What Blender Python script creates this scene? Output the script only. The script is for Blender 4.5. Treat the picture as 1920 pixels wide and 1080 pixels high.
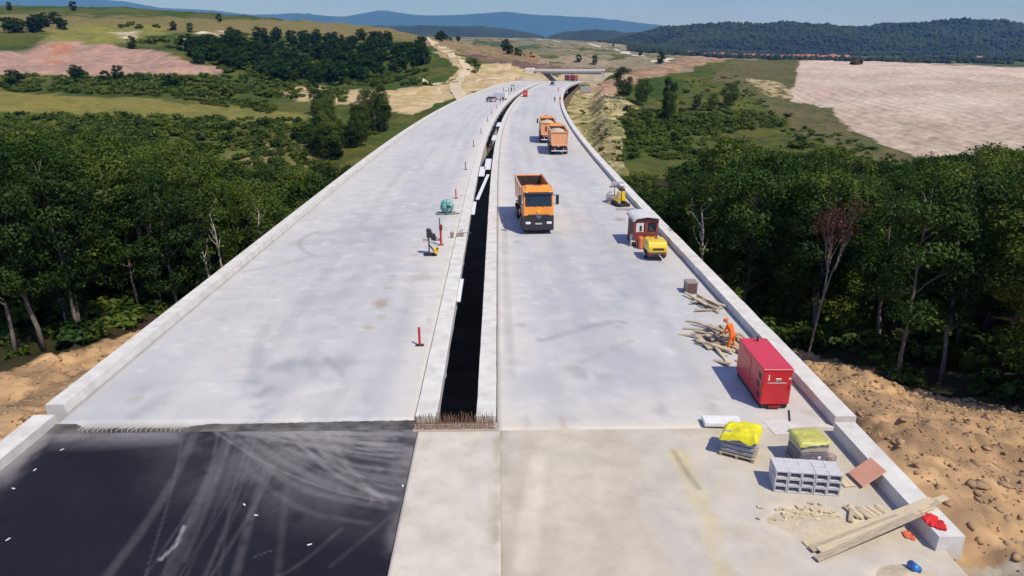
import bpy, bmesh, math, random
import numpy as np
from mathutils import Vector, Matrix

# ------------------------------------------------------------------ camera, sky, sun, exposure
for o in list(bpy.data.objects):
    bpy.data.objects.remove(o)
scn = bpy.context.scene
COL = scn.collection
FPX, CAMH, V0 = 1280.0, 14.0, 100.3
PITCH = math.atan((540 - V0) / FPX)
cam = bpy.data.cameras.new('camera')
cam.sensor_width = 36.0
cam.lens = 36.0 * FPX / 1920.0
cam.clip_start = 0.2
cam.clip_end = 60000
camo = bpy.data.objects.new('camera', cam)
COL.objects.link(camo)
camo.location = (0, 0, CAMH)
camo.rotation_euler = (math.pi / 2 - PITCH, 0, 0)
scn.camera = camo

SUN_AZ = Vector((0.46, -0.50)).normalized()      # towards the sun: right and behind the camera
SUN_EL = math.radians(56)
sd = Vector((SUN_AZ.x * math.cos(SUN_EL), SUN_AZ.y * math.cos(SUN_EL), math.sin(SUN_EL)))
world = bpy.data.worlds.new('World')
scn.world = world
world.use_nodes = True
wn, wl = world.node_tree.nodes, world.node_tree.links
bg = wn['Background']
sky = wn.new('ShaderNodeTexSky')
sky.sky_type = 'NISHITA'
sky.sun_disc = False
sky.sun_elevation = SUN_EL
sky.sun_rotation = math.atan2(sd.x, sd.y)
sky.altitude = 300
sky.air_density = 1.0
sky.dust_density = 0.25
sky.ozone_density = 4.0
tc = wn.new('ShaderNodeTexCoord')
mp = wn.new('ShaderNodeMapping')
mp.inputs['Scale'].default_value = (1.0, 1.0, 5.0)
nz = wn.new('ShaderNodeTexNoise')
nz.inputs['Scale'].default_value = 3.2
nz.inputs['Detail'].default_value = 7
nz.inputs['Roughness'].default_value = 0.62
cr = wn.new('ShaderNodeValToRGB')
cr.color_ramp.elements[0].position = 0.40
cr.color_ramp.elements[0].color = (0.16, 0.16, 0.16, 1)
cr.color_ramp.elements[1].position = 0.78
cr.color_ramp.elements[1].color = (0.8, 0.8, 0.8, 1)
mx = wn.new('ShaderNodeMix')
mx.data_type = 'RGBA'
mx.inputs['B'].default_value = (6.6, 7.4, 9.9, 1)
wl.new(tc.outputs['Generated'], mp.inputs['Vector'])
wl.new(mp.outputs['Vector'], nz.inputs['Vector'])
wl.new(nz.outputs['Fac'], cr.inputs['Fac'])
wl.new(cr.outputs['Color'], mx.inputs['Factor'])
wl.new(sky.outputs['Color'], mx.inputs['A'])
tn = wn.new('ShaderNodeMix'); tn.data_type = 'RGBA'; tn.blend_type = 'MULTIPLY'; tn.inputs['Factor'].default_value = 1
tn.inputs['B'].default_value = (0.56, 0.68, 1.08, 1)
wl.new(mx.outputs['Result'], tn.inputs['A'])
wl.new(tn.outputs['Result'], bg.inputs['Color'])
bg.inputs['Strength'].default_value = 0.095

sun = bpy.data.lights.new('sun', 'SUN')
sun.energy = 4.35
sun.angle = math.radians(0.53)
sun.color = (1.0, 0.945, 0.815)
suno = bpy.data.objects.new('sun', sun)
COL.objects.link(suno)
suno.rotation_euler = sd.to_track_quat('Z', 'Y').to_euler()
suno.location = (60, -60, 90)
scn.view_settings.view_transform = 'Standard'
scn.view_settings.look = 'None'
scn.view_settings.exposure = -0.02
scn.view_settings.gamma = 1.0
scn.view_settings.use_curve_mapping = False
scn.cycles.max_bounces = 6
scn.cycles.diffuse_bounces = 3
scn.cycles.transparent_max_bounces = 8
scn.cycles.volume_bounces = 0

rng = np.random.default_rng(11)
random.seed(5)

# ------------------------------------------------------------------ helpers
def lin(r, g, b):
    f = lambda c: (c / 255 / 12.92) if c / 255 <= 0.04045 else ((c / 255 + 0.055) / 1.055) ** 2.4
    return (f(r), f(g), f(b))

def ray(u, v):
    x, y = (u - 960) / FPX, -(v - 540) / FPX
    return np.array([x, math.cos(PITCH) + y * math.sin(PITCH), -math.sin(PITCH) + y * math.cos(PITCH)])

def at_y(u, v, Y):
    d = ray(u, v); t = Y / d[1]
    return d[0] * t, Y, CAMH + d[2] * t

def at_z(u, v, z=0.0):
    d = ray(u, v); t = (z - CAMH) / d[2]
    return d[0] * t, d[1] * t, z

def project(X, Y, Z):
    X, Y, Z = np.asarray(X, float), np.asarray(Y, float), np.asarray(Z, float) - CAMH
    dep = Y * math.cos(PITCH) - Z * math.sin(PITCH)
    up = Y * math.sin(PITCH) + Z * math.cos(PITCH)
    dep = np.where(dep < 0.5, np.nan, dep)
    return 960 + FPX * X / dep, 540 - FPX * up / dep

def _h(ix, iy, seed):
    n = (ix.astype(np.int64) * 374761393 + iy.astype(np.int64) * 668265263 + seed * 974634777) & 0x7fffffff
    n = ((n ^ (n >> 13)) * 1274126177) & 0x7fffffff
    return ((n ^ (n >> 16)) & 0xffff) / 65535.0

def vnoise(x, y, seed=0):
    x, y = np.asarray(x, float), np.asarray(y, float)
    ix, iy = np.floor(x), np.floor(y)
    fx, fy = x - ix, y - iy
    fx, fy = fx * fx * (3 - 2 * fx), fy * fy * (3 - 2 * fy)
    a, b = _h(ix, iy, seed), _h(ix + 1, iy, seed)
    c, d = _h(ix, iy + 1, seed), _h(ix + 1, iy + 1, seed)
    return a + (b - a) * fx + (c - a) * fy + (a - b - c + d) * fx * fy

def fbm(x, y, octs=4, seed=0, gain=0.5):
    t, a, n = 0, 1.0, 0
    for k in range(octs):
        t = t + a * vnoise(x * 2 ** k + 17.3 * k, y * 2 ** k - 9.1 * k, seed + k); n += a; a *= gain
    return t / n

def sstep(a, b, x):
    t = np.clip((x - a) / (b - a), 0, 1)
    return t * t * (3 - 2 * t)

def inpoly(u, v, poly):
    r = np.zeros(np.shape(u), bool)
    n = len(poly)
    for i in range(n):
        x0, y0 = poly[i]; x1, y1 = poly[(i + 1) % n]
        if y0 == y1:
            continue
        c = ((y0 > v) != (y1 > v)) & (u < (x1 - x0) * (v - y0) / (y1 - y0) + x0)
        r ^= c
    return r

def tag(o, label=None, cat=None, group=None, kind=None):
    if label: o['label'] = label
    if cat: o['category'] = cat
    if group: o['group'] = group
    if kind: o['kind'] = kind
    return o

def empty(name, loc=(0, 0, 0), rz=0, label=None, cat=None, group=None):
    o = bpy.data.objects.new(name, None)
    o.empty_display_size = 0.2
    COL.objects.link(o)
    o.location = loc; o.rotation_euler = (0, 0, rz)
    return tag(o, label, cat, group)

def link(name, me, mat=None, parent=None):
    o = bpy.data.objects.new(name, me)
    COL.objects.link(o)
    if mat is not None:
        for m in (mat if isinstance(mat, (list, tuple)) else [mat]):
            me.materials.append(m)
    if parent: o.parent = parent
    return o

def copy_tree(o, parent=None):
    c = o.copy(); COL.objects.link(c); c.parent = parent
    for ch in list(o.children):
        if ch.name in COL.objects and ch is not c:
            copy_tree(ch, c)
    return c

def np_mesh(name, verts, quads, smooth=False):
    """fast mesh from arrays: verts (n,3), quads (m,k)"""
    verts = np.asarray(verts, np.float32); quads = np.asarray(quads, np.int32)
    me = bpy.data.meshes.new(name)
    m, k = quads.shape
    me.vertices.add(len(verts)); me.vertices.foreach_set('co', verts.ravel())
    me.loops.add(m * k); me.loops.foreach_set('vertex_index', quads.ravel())
    me.polygons.add(m)
    me.polygons.foreach_set('loop_start', np.arange(0, m * k, k, dtype=np.int32))
    me.polygons.foreach_set('loop_total', np.full(m, k, np.int32))
    if smooth: me.polygons.foreach_set('use_smooth', np.ones(m, bool))
    me.update(calc_edges=True)
    return me

def grid_quads(nr, nc):
    i = np.arange(nr * nc).reshape(nr, nc)
    return np.stack([i[:-1, :-1], i[:-1, 1:], i[1:, 1:], i[1:, :-1]], -1).reshape(-1, 4)

def set_attr(me, name, arr):
    arr = np.asarray(arr, np.float32)
    if arr.ndim == 1:
        a = me.attributes.new(name, 'FLOAT', 'POINT'); a.data.foreach_set('value', arr)
    else:
        if arr.shape[1] == 3: arr = np.concatenate([arr, np.ones((len(arr), 1), np.float32)], 1)
        a = me.attributes.new(name, 'FLOAT_COLOR', 'POINT'); a.data.foreach_set('color', arr.ravel())

class MB:
    """collects simple shapes into one mesh"""
    def __init__(s): s.v, s.f, s.mi, s.cur = [], [], [], 0
    def mat(s, i): s.cur = i; return s
    def add(s, vs, fs):
        b = len(s.v); s.v += [tuple(p) for p in vs]
        for f in fs: s.f.append([i + b for i in f]); s.mi.append(s.cur)
        return s
    def box(s, c, d, rz=0, rx=0, ry=0, taper=1.0):
        hx, hy, hz = d[0] / 2, d[1] / 2, d[2] / 2
        M = Matrix.Rotation(rz, 3, 'Z') @ Matrix.Rotation(ry, 3, 'Y') @ Matrix.Rotation(rx, 3, 'X')
        vs = []
        for z in (-1, 1):
            t = taper if z > 0 else 1
            for x, y in ((-1, -1), (1, -1), (1, 1), (-1, 1)):
                vs.append(Vector(c) + M @ Vector((x * hx * t, y * hy * t, z * hz)))
        return s.add(vs, [(3, 2, 1, 0), (4, 5, 6, 7), (0, 1, 5, 4), (1, 2, 6, 5), (2, 3, 7, 6), (3, 0, 4, 7)])
    def bar(s, p, q, w, h):
        p, q = Vector(p), Vector(q); d = q - p
        M = d.to_track_quat('Y', 'Z').to_matrix()
        c = (p + q) / 2; vs = []
        for z in (-1, 1):
            for x, y in ((-1, -1), (1, -1), (1, 1), (-1, 1)):
                vs.append(c + M @ Vector((x * w / 2, y * d.length / 2, z * h / 2)))
        return s.add(vs, [(3, 2, 1, 0), (4, 5, 6, 7), (0, 1, 5, 4), (1, 2, 6, 5), (2, 3, 7, 6), (3, 0, 4, 7)])
    def tube(s, pts, rads, n=8, cap=True):
        pts = [Vector(p) for p in pts]
        if not isinstance(rads, (list, tuple)): rads = [rads] * len(pts)
        rings = []
        for i, p in enumerate(pts):
            d = (pts[min(i + 1, len(pts) - 1)] - pts[max(i - 1, 0)]).normalized()
            a = d.cross(Vector((0, 0, 1)))
            if a.length < 1e-3: a = d.cross(Vector((1, 0, 0)))
            a.normalize(); b = d.cross(a)
            rings.append([p + (a * math.cos(2 * math.pi * k / n) + b * math.sin(2 * math.pi * k / n)) * rads[i] for k in range(n)])
        vs = [v for r in rings for v in r]; fs = []
        for i in range(len(pts) - 1):
            for k in range(n):
                fs.append((i * n + k, i * n + (k + 1) % n, (i + 1) * n + (k + 1) % n, (i + 1) * n + k))
        if cap:
            fs.append(tuple(range(n - 1, -1, -1))); fs.append(tuple((len(pts) - 1) * n + k for k in range(n)))
        return s.add(vs, fs)
    def prism(s, poly, x0, x1, axis='x'):
        """extrude a 2D polygon; axis x: poly is (y,z); axis y: (x,z); axis z: (x,y)"""
        n = len(poly); vs = []
        for t in (x0, x1):
            for a, b in poly:
                vs.append((t, a, b) if axis == 'x' else (a, t, b) if axis == 'y' else (a, b, t))
        fs = [tuple(range(n - 1, -1, -1)), tuple(range(n, 2 * n))]
        for i in range(n): fs.append((i, (i + 1) % n, n + (i + 1) % n, n + i))
        return s.add(vs, fs)
    def blob(s, c, r, sub=2, jit=0.15, seed=0):
        bm = bmesh.new(); bmesh.ops.create_icosphere(bm, subdivisions=sub, radius=1)
        R = random.Random(seed); vs = []
        for v in bm.verts:
            k = 1 + R.uniform(-jit, jit)
            vs.append((c[0] + v.co.x * r[0] * k, c[1] + v.co.y * r[1] * k, c[2] + v.co.z * r[2] * k))
        fs = [[v.index for v in f.verts] for f in bm.faces]
        bm.free(); return s.add(vs, fs)
    def mesh(s, name, bevel=0, smooth=False, seg=1):
        me = bpy.data.meshes.new(name); me.from_pydata(s.v, [], s.f)
        me.polygons.foreach_set('material_index', s.mi)
        bm = bmesh.new(); bm.from_mesh(me)
        bmesh.ops.recalc_face_normals(bm, faces=bm.faces)
        if bevel:
            bmesh.ops.bevel(bm, geom=[e for e in bm.edges if len(e.link_faces) == 2 and e.calc_face_angle(0) > 0.5],
                            offset=bevel, segments=seg, affect='EDGES', profile=0.5, clamp_overlap=True)
        if smooth:
            for f in bm.faces: f.smooth = True
        bm.to_mesh(me); bm.free(); me.update()
        return me
    def build(s, name, mat, parent=None, bevel=0, smooth=False, seg=1):
        return link(name, s.mesh(name, bevel, smooth, seg), mat, parent)

# ------------------------------------------------------------------ materials
MATS = {}
def pm(name, c1, c2=None, scale=4.0, rough=0.75, bump=0.0, bscale=25.0, metal=0.0, coat=0.0, attr=None, lo=0.35, hi=0.65, emit=None, spec=0.5, detail=5.0, stretch=None):
    """procedural Principled: two-colour noise, optional fine bump, optional base colour attribute"""
    if name in MATS: return MATS[name]
    m = bpy.data.materials.new(name); m.use_nodes = True
    N, L = m.node_tree.nodes, m.node_tree.links
    p = N['Principled BSDF']
    p.inputs['Roughness'].default_value = rough
    p.inputs['Metallic'].default_value = metal
    p.inputs['Specular IOR Level'].default_value = spec
    p.inputs['Coat Weight'].default_value = coat
    p.inputs['Coat Roughness'].default_value = 0.12
    t = N.new('ShaderNodeTexCoord')
    src = t.outputs['Object']
    if stretch:
        mpn = N.new('ShaderNodeMapping'); mpn.inputs['Scale'].default_value = stretch
        L.new(src, mpn.inputs['Vector']); src = mpn.outputs['Vector']
    n = N.new('ShaderNodeTexNoise'); n.inputs['Scale'].default_value = scale; n.inputs['Detail'].default_value = detail
    n.inputs['Roughness'].default_value = 0.6
    L.new(src, n.inputs['Vector'])
    r = N.new('ShaderNodeValToRGB')
    c2 = c2 or tuple(c * 0.8 for c in c1)
    r.color_ramp.elements[0].position = lo; r.color_ramp.elements[0].color = (*c1, 1)
    r.color_ramp.elements[1].position = hi; r.color_ramp.elements[1].color = (*c2, 1)
    L.new(n.outputs['Fac'], r.inputs['Fac'])
    col = r.outputs['Color']
    if attr:
        a = N.new('ShaderNodeAttribute'); a.attribute_name = attr
        mm = N.new('ShaderNodeMix'); mm.data_type = 'RGBA'; mm.blend_type = 'MULTIPLY'
        mm.inputs['Factor'].default_value = 1
        L.new(a.outputs['Color'], mm.inputs['A']); L.new(col, mm.inputs['B'])
        col = mm.outputs['Result']
    L.new(col, p.inputs['Base Color'])
    if bump:
        n2 = N.new('ShaderNodeTexNoise'); n2.inputs['Scale'].default_value = bscale; n2.inputs['Detail'].default_value = 6
        L.new(src, n2.inputs['Vector'])
        b = N.new('ShaderNodeBump'); b.inputs['Strength'].default_value = bump; b.inputs['Distance'].default_value = 0.05
        L.new(n2.outputs['Fac'], b.inputs['Height']); L.new(b.outputs['Normal'], p.inputs['Normal'])
    if emit:
        p.inputs['Emission Color'].default_value = (*emit[0], 1); p.inputs['Emission Strength'].default_value = emit[1]
    MATS[name] = m
    return m

def leaf_mat(name, c1, c2, trans=0.25):
    m = bpy.data.materials.new(name); m.use_nodes = True
    N, L = m.node_tree.nodes, m.node_tree.links
    N.remove(N['Principled BSDF'])
    a = N.new('ShaderNodeAttribute'); a.attribute_name = 'tint'
    oi = N.new('ShaderNodeObjectInfo')
    ad = N.new('ShaderNodeMath'); ad.operation = 'MULTIPLY_ADD'; ad.inputs[1].default_value = 0.5
    L.new(oi.outputs['Random'], ad.inputs[0])
    ml = N.new('ShaderNodeMath'); ml.operation = 'MULTIPLY'; ml.inputs[1].default_value = 0.5
    L.new(a.outputs['Fac'], ml.inputs[0]); L.new(ml.outputs[0], ad.inputs[2])
    r = N.new('ShaderNodeValToRGB')
    r.color_ramp.elements[0].position = 0.1; r.color_ramp.elements[0].color = (*c1, 1)
    r.color_ramp.elements[1].position = 0.95; r.color_ramp.elements[1].color = (*c2, 1)
    L.new(ad.outputs[0], r.inputs['Fac'])
    d = N.new('ShaderNodeBsdfDiffuse'); tr = N.new('ShaderNodeBsdfTranslucent'); mxs = N.new('ShaderNodeMixShader')
    mxs.inputs['Fac'].default_value = trans
    gl = N.new('ShaderNodeBsdfGlossy'); gl.inputs['Roughness'].default_value = 0.5; gl.inputs['Color'].default_value = (0.8, 0.85, 0.8, 1)
    mx2 = N.new('ShaderNodeMixShader'); mx2.inputs['Fac'].default_value = 0.012
    L.new(r.outputs['Color'], d.inputs['Color']); L.new(r.outputs['Color'], tr.inputs['Color'])
    L.new(d.outputs[0], mxs.inputs[1]); L.new(tr.outputs[0], mxs.inputs[2])
    L.new(mxs.outputs[0], mx2.inputs[1]); L.new(gl.outputs[0], mx2.inputs[2])
    L.new(mx2.outputs[0], N['Material Output'].inputs['Surface'])
    MATS[name] = m
    return m

CONC = (0.60, 0.585, 0.56)
M_kerb = pm('kerb_concrete', (0.68, 0.66, 0.615), (0.54, 0.52, 0.485), 1.4, 0.85, 0.25, 18)
M_pier = pm('pier_concrete', (0.52, 0.50, 0.47), (0.42, 0.40, 0.38), 0.6, 0.9, 0.2, 6)
M_girder = pm('girder_concrete', (0.33, 0.33, 0.34), (0.25, 0.25, 0.26), 0.5, 0.9)
M_deck = pm('deck_concrete', (1.03, 1.03, 1.025), (0.93, 0.93, 0.935), 0.5, 0.82, 0.12, 9, attr='cover', detail=8)
M_slab = pm('approach_slab_concrete', (1.05, 1.04, 1.02), (0.88, 0.87, 0.86), 0.9, 0.9, 0.2, 12, attr='cover', detail=8)
M_asph = pm('fresh_asphalt', (1.06, 1.05, 1.08), (0.86, 0.87, 0.9), 2.5, 0.8, 0.35, 60, attr='cover', spec=0.15, detail=8)
M_ground = pm('ground_cover', (1.16, 1.14, 1.12), (0.80, 0.81, 0.81), 0.35, 0.97, 0.7, 1.9, attr='cover', spec=0.1, detail=10)
M_steel = pm('rusty_rebar', (0.30, 0.17, 0.10), (0.20, 0.12, 0.085), 30, 0.75, metal=0.3)
M_dsteel = pm('dark_steel', (0.03, 0.03, 0.034), (0.055, 0.053, 0.05), 12, 0.5, metal=0.5)
M_black = pm('black_plastic', (0.018, 0.018, 0.02), (0.035, 0.034, 0.034), 8, 0.5)
M_rubber = pm('tyre_rubber', (0.02, 0.02, 0.021), (0.05, 0.047, 0.043), 6, 0.9, 0.2, 40)
M_white = pm('white_paint', (0.78, 0.78, 0.77), (0.68, 0.67, 0.65), 3, 0.5)
M_wood = pm('weathered_timber', (0.52, 0.43, 0.31), (0.34, 0.27, 0.19), 5, 0.9, 0.3, 30, stretch=(6, 0.7, 6))
M_woodp = pm('pale_new_timber', (0.66, 0.54, 0.37), (0.52, 0.41, 0.27), 4, 0.85, 0.2, 30, stretch=(6, 0.6, 6))
M_bark = pm('grey_bark', (0.25, 0.21, 0.165), (0.12, 0.10, 0.08), 5, 0.95, 0.5, 14, stretch=(3, 3, 0.6))
M_birch = pm('pale_bark', (0.48, 0.45, 0.38), (0.28, 0.25, 0.20), 3, 0.9, 0.3, 12, stretch=(2, 2, 1.2))
M_leaf_a = leaf_mat('oak_leaves', (0.009, 0.028, 0.006), (0.046, 0.090, 0.014))
M_leaf_b = leaf_mat('light_leaves', (0.024, 0.054, 0.007), (0.125, 0.170, 0.024))
M_leaf_d = leaf_mat('withered_leaves', (0.07, 0.030, 0.020), (0.13, 0.060, 0.04), 0.15)
M_orange = pm('orange_truck_paint', (0.93, 0.31, 0.015), (0.68, 0.25, 0.05), 1.3, 0.36, coat=0.5, lo=.42, hi=.78, detail=9)
M_orange_d = pm('dusty_orange_paint', (0.84, 0.36, 0.14), (0.74, 0.40, 0.23), 1.1, 0.6)
M_tub = pm('worn_tipper_steel', (0.035, 0.029, 0.027), (0.07, 0.055, 0.048), 2.0, 0.65, metal=0.2)
M_glass = pm('cab_glass', (0.012, 0.02, 0.024), (0.02, 0.03, 0.033), 1.0, 0.06, spec=0.8)
M_red = pm('red_enamel', (0.58, 0.007, 0.014), (0.42, 0.025, 0.025), 1.4, 0.42, coat=0.3, lo=.42, hi=.8, detail=9)
M_redpost = pm('red_post_paint', (0.60, 0.025, 0.03), (0.42, 0.02, 0.025), 6, 0.55)
M_lamp = pm('lamp_lens', (0.85, 0.85, 0.88), (0.7, 0.7, 0.74), 9, 0.15)
M_chrome = pm('chrome', (0.75, 0.75, 0.77), (0.65, 0.65, 0.67), 9, 0.18, metal=1.0)
M_hiviz = pm('orange_workwear', (0.95, 0.17, 0.015), (0.80, 0.13, 0.015), 9, 0.85, 0.3, 30)
M_hivred = pm('red_workwear', (0.55, 0.04, 0.03), (0.45, 0.035, 0.03), 9, 0.85)
M_navy = pm('dark_workwear', (0.03, 0.03, 0.045), (0.05, 0.045, 0.06), 9, 0.85)
M_skin = pm('skin', (0.50, 0.30, 0.22), (0.45, 0.26, 0.19), 20, 0.55)
M_sand = pm('sand', (0.60, 0.50, 0.36), (0.50, 0.41, 0.29), 6, 0.97, 0.5, 40)
# ------------------------------------------------------------------ road alignment
DS = 0.5
_s = np.arange(0, 560, DS)
_k = np.clip((_s - 44.6) / 61.9, 0, 1) / 1687.0 + 0.00334 * np.clip((_s - 285.5) / 134.8, 0, 1)
_hd = -0.0204 + np.concatenate([[0], np.cumsum(_k[:-1] * DS)])
_cx = np.concatenate([[0], np.cumsum(np.sin(_hd[:-1]) * DS)])
_cy = np.concatenate([[0], np.cumsum(np.cos(_hd[:-1]) * DS)])
_sx = np.concatenate([[-80.0], _s]); _cx = np.concatenate([[80 * math.sin(0.0204)], _cx])
_cy = np.concatenate([[-80 * math.cos(0.0204)], _cy]); _hd = np.concatenate([[-0.0204], _hd])
S_END = 376.0

def head(s): return np.interp(s, _sx, _hd)
def zroad(s): return -2.6 * sstep(S_END, 445, np.asarray(s, float))
def BR(s, off, z=0.0):
    h = head(s)
    return np.interp(s, _sx, _cx) + off * np.cos(h), np.interp(s, _sx, _cy) - off * np.sin(h), z + zroad(s)
def heading_rz(s): return -float(head(s))       # rotation that turns local +Y along the road
def so_of(X, Y):
    s = np.interp(Y, _cy, _sx)
    for _ in range(3):
        off = (X - np.interp(s, _sx, _cx)) * np.cos(head(s)) - (Y - np.interp(s, _sx, _cy)) * np.sin(head(s))
        along = (X - np.interp(s, _sx, _cx)) * np.sin(head(s)) + (Y - np.interp(s, _sx, _cy)) * np.cos(head(s))
        s = np.clip(s + along, -80, 559)
    return s, off

# ------------------------------------------------------------------ terrain
CP = []
for u, v, Y in [
    (0, 18, 750), (200, 18, 780), (400, 31, 800), (600, 46, 800), (700, 53, 800), (-400, 20, 750),
    (0, 32, 1400), (300, 42, 1400), (600, 66, 1600), (-600, 40, 1500),
    (0, 45, 600), (200, 50, 600), (400, 62, 600), (-300, 60, 560),
    (50, 88, 480), (200, 80, 480), (330, 98, 450), (50, 138, 385), (250, 138, 385), (400, 134, 390), (-300, 120, 400),
    (100, 165, 330), (300, 165, 330), (-250, 180, 300), (100, 195, 270), (350, 203, 270), (560, 218, 250), (-200, 230, 230),
    (300, 243, 205), (550, 238, 215), (100, 245, 210), (520, 285, 172), (640, 300, 165), (700, 255, 195),
    (600, 190, 282), (760, 198, 262), (700, 175, 312), (820, 172, 330), (880, 163, 350),
    (450, 122, 440), (600, 152, 400), (720, 150, 420), (600, 108, 540), (500, 85, 640), (700, 92, 600),
    (850, 142, 420), (860, 112, 480), (800, 80, 620), (920, 130, 450), (950, 112, 540), (985, 130, 470), (1000, 118, 540),
    (1110, 192, 290), (1125, 228, 235), (1140, 268, 195), (1155, 305, 165), (1105, 172, 325),
    (1180, 152, 370), (1300, 150, 385), (1250, 119, 520), (1330, 112, 540), (1450, 121, 520), (1140, 139, 430), (1060, 142, 450), (1080, 128, 520),
    (1250, 205, 290), (1350, 182, 320), (1450, 152, 400), (1400, 252, 230), (1500, 282, 200), (1300, 292, 185), (1600, 300, 185),
    (1490, 192, 340), (1510, 117, 540), (1600, 119, 540), (1750, 124, 500), (1900, 131, 470), (2300, 160, 420), (1600, 218, 290), (1900, 218, 270),
    (1750, 262, 228), (1900, 288, 198), (2300, 300, 190),
    (1600, 124, 950), (1850, 140, 850), (1450, 122, 900), (2300, 160, 900),
    (1000, 103, 950), (1100, 108, 850), (1240, 116, 760), (1130, 92, 1400), (950, 92, 1300), (1000, 77, 2300), (1150, 82, 2400), (880, 80, 1200),
    (1300, 107, 1500), (1450, 109, 2300), (1600, 108, 2300), (1900, 112, 2100), (1750, 104, 2600), (2400, 110, 2500),
    (0, 66, 3200), (600, 68, 3200), (1000, 72, 4500), (1500, 90, 4500), (1900, 88, 4500), (-1500, 66, 4000), (3200, 90, 4000)]:
    CP.append(at_y(u, v, Y))
CP += [(-30, 45, -4.2), (-50, 60, -6), (-80, 90, -8), (-60, 120, -11), (-30, 90, -11), (-110, 140, -9), (-140, 190, -9), (-45, 150, -13),
       (-40, 35, -3.4), (-60, 40, -4.2), (-19.5, 26, -0.9), (-24, 30, -2.3), (-24, 38, -4.0), (-19.5, 38, -3.4), (-20, 20, -0.7), (-26, 20, -1.2), (-40, 20, -1.8), (-90, 40, -5),
       (24, 34, -4.0), (19, 40, -4.6), (30, 45, -6), (45, 60, -8), (30, 80, -11), (60, 100, -11), (40, 130, -13), (90, 90, -9), (80, 50, -6), (50, 35, -4.5), (100, 150, -13),
       (14.6, 24, -0.65), (18, 26, -1.3), (17, 20, -0.8), (25, 20, -1.2), (24, 28, -2.5), (40, 22, -2), (14.5, 12, -0.45), (40, 8, -1.5), (60, 15, -3), (120, 40, -5),
       (-60, -40, -3), (60, -40, -3), (0, -40, -0.4), (-20, 0, -0.6), (18, 0, -0.5), (-150, 30, -6), (-200, 120, -8), (200, 120, -9), (-60, 5, -3),
       (0, 7000, 70), (-6000, 7000, 90), (6000, 7000, 90), (0, 15000, 90), (-9000, 15000, 90), (9000, 15000, 90)]
CP = np.array(CP)
def _warp(X, Y): return np.stack([np.asarray(X) / (np.asarray(Y) + 150.0) * 2.4, np.log(np.asarray(Y) + 150.0) * 1.3], -1)
_cw = _warp(CP[:, 0], CP[:, 1])
_zs = np.sign(CP[:, 2]) * np.log1p(np.abs(CP[:, 2]) / 6)
def _ker(d): return np.sqrt(d * d + 0.0004)
_K = _ker(np.linalg.norm(_cw[:, None] - _cw[None], axis=-1))
_W = np.linalg.solve(np.block([[_K + 1e-6 * np.eye(len(CP)), np.ones((len(CP), 1))], [np.ones((1, len(CP))), np.zeros((1, 1))]]), np.concatenate([_zs, [0]]))
def rbf(X, Y):
    w = _warp(X, Y); out = np.zeros(len(w))
    for i in range(0, len(w), 40000):
        q = w[i:i + 40000]
        d2 = (q[:, None, 0] - _cw[None, :, 0]) ** 2 + (q[:, None, 1] - _cw[None, :, 1]) ** 2
        out[i:i + 40000] = np.sqrt(d2 + 0.0004) @ _W[:-1] + _W[-1]
    return np.sign(out) * np.expm1(np.abs(out)) * 6

def axis(segs):
    a = [segs[0][0]]
    for lo, hi, st0, st1 in segs:
        x = lo
        while x < hi:
            t = (x - lo) / (hi - lo); x += st0 + (st1 - st0) * t; a.append(min(x, hi))
    return np.unique(np.round(np.array(a), 3))
xn = axis([(0, 14, 0.9, 0.5), (14, 34, 0.32, 0.4), (34, 70, 0.6, 1.6), (70, 300, 2.2, 5), (300, 900, 8, 30), (900, 9500, 40, 700)])
xp = axis([(0, 14, 0.9, 0.5), (14, 34, 0.2, 0.27), (34, 70, 0.6, 1.4), (70, 120, 1.6, 1.2), (120, 290, 1.15, 1.3), (290, 900, 3, 30), (900, 9500, 40, 700)])
GX = np.concatenate([-xn[::-1], xp[1:]])
GY = axis([(-60, 8, 8, 1.2), (8, 16, 0.6, 0.3), (16, 46, 0.24, 0.34), (46, 50, 0.36, 0.45), (50, 100, 0.6, 1.3), (100, 350, 1.6, 2.2), (350, 700, 2.6, 5), (700, 2600, 7, 30), (2600, 16000, 40, 900)])
XX, YY = np.meshgrid(GX, GY)
fx, fy = XX.ravel(), YY.ravel()
Z = rbf(fx, fy)
SS, OO = so_of(fx, fy)
far = np.hypot(fx, fy)
# relief: rough earth near, gentle swells in the valley
near_rough = sstep(50, 38, fy) * sstep(10, 19, fy)
Z += (fbm(fx * 0.05, fy * 0.05, 4, 3) - 0.5) * np.clip(far * 0.02, 0.3, 9) * sstep(40, 140, far) * (1 - 0.7 * sstep(90, 140, fx) * sstep(700, 500, fy))
Z += (fbm(fx * 0.35, fy * 0.35, 4, 5) - 0.5) * 1.1 * near_rough
rid = 1 - np.abs(2 * fbm(fx * 0.55, fy * 0.55, 4, 14, 0.6) - 1)
Z += (fbm(fx * 1.9, fy * 1.9, 3, 8, 0.7) - 0.5) * 0.85 * near_rough * (0.45 + 1.1 * sstep(.4, .62, fbm(fx * 0.2, fy * 0.2, 2, 12))) + (rid - 0.8) * 0.9 * near_rough * sstep(0.35, 0.6, fbm(fx * 0.12, fy * 0.12, 2, 16))
fld = sstep(95, 130, fx - (fy - 250) * 0.12) * sstep(190, 215, fy) * sstep(560, 500, fy)
Z += fld * 0.32 * np.sin(fx * 2 * math.pi / 5.2 + 5 * fbm(fx * 0.02, fy * 0.02, 3, 18)) * sstep(0.35, 0.55, fbm(fx * 0.015, fy * 0.02, 3, 22))
Z += (fbm(fx * 0.12, fy * 0.12, 3, 21) - 0.5) * (1.2 - 0.95 * sstep(70, 110, fx)) * sstep(60, 120, far) * sstep(900, 300, far)
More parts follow.
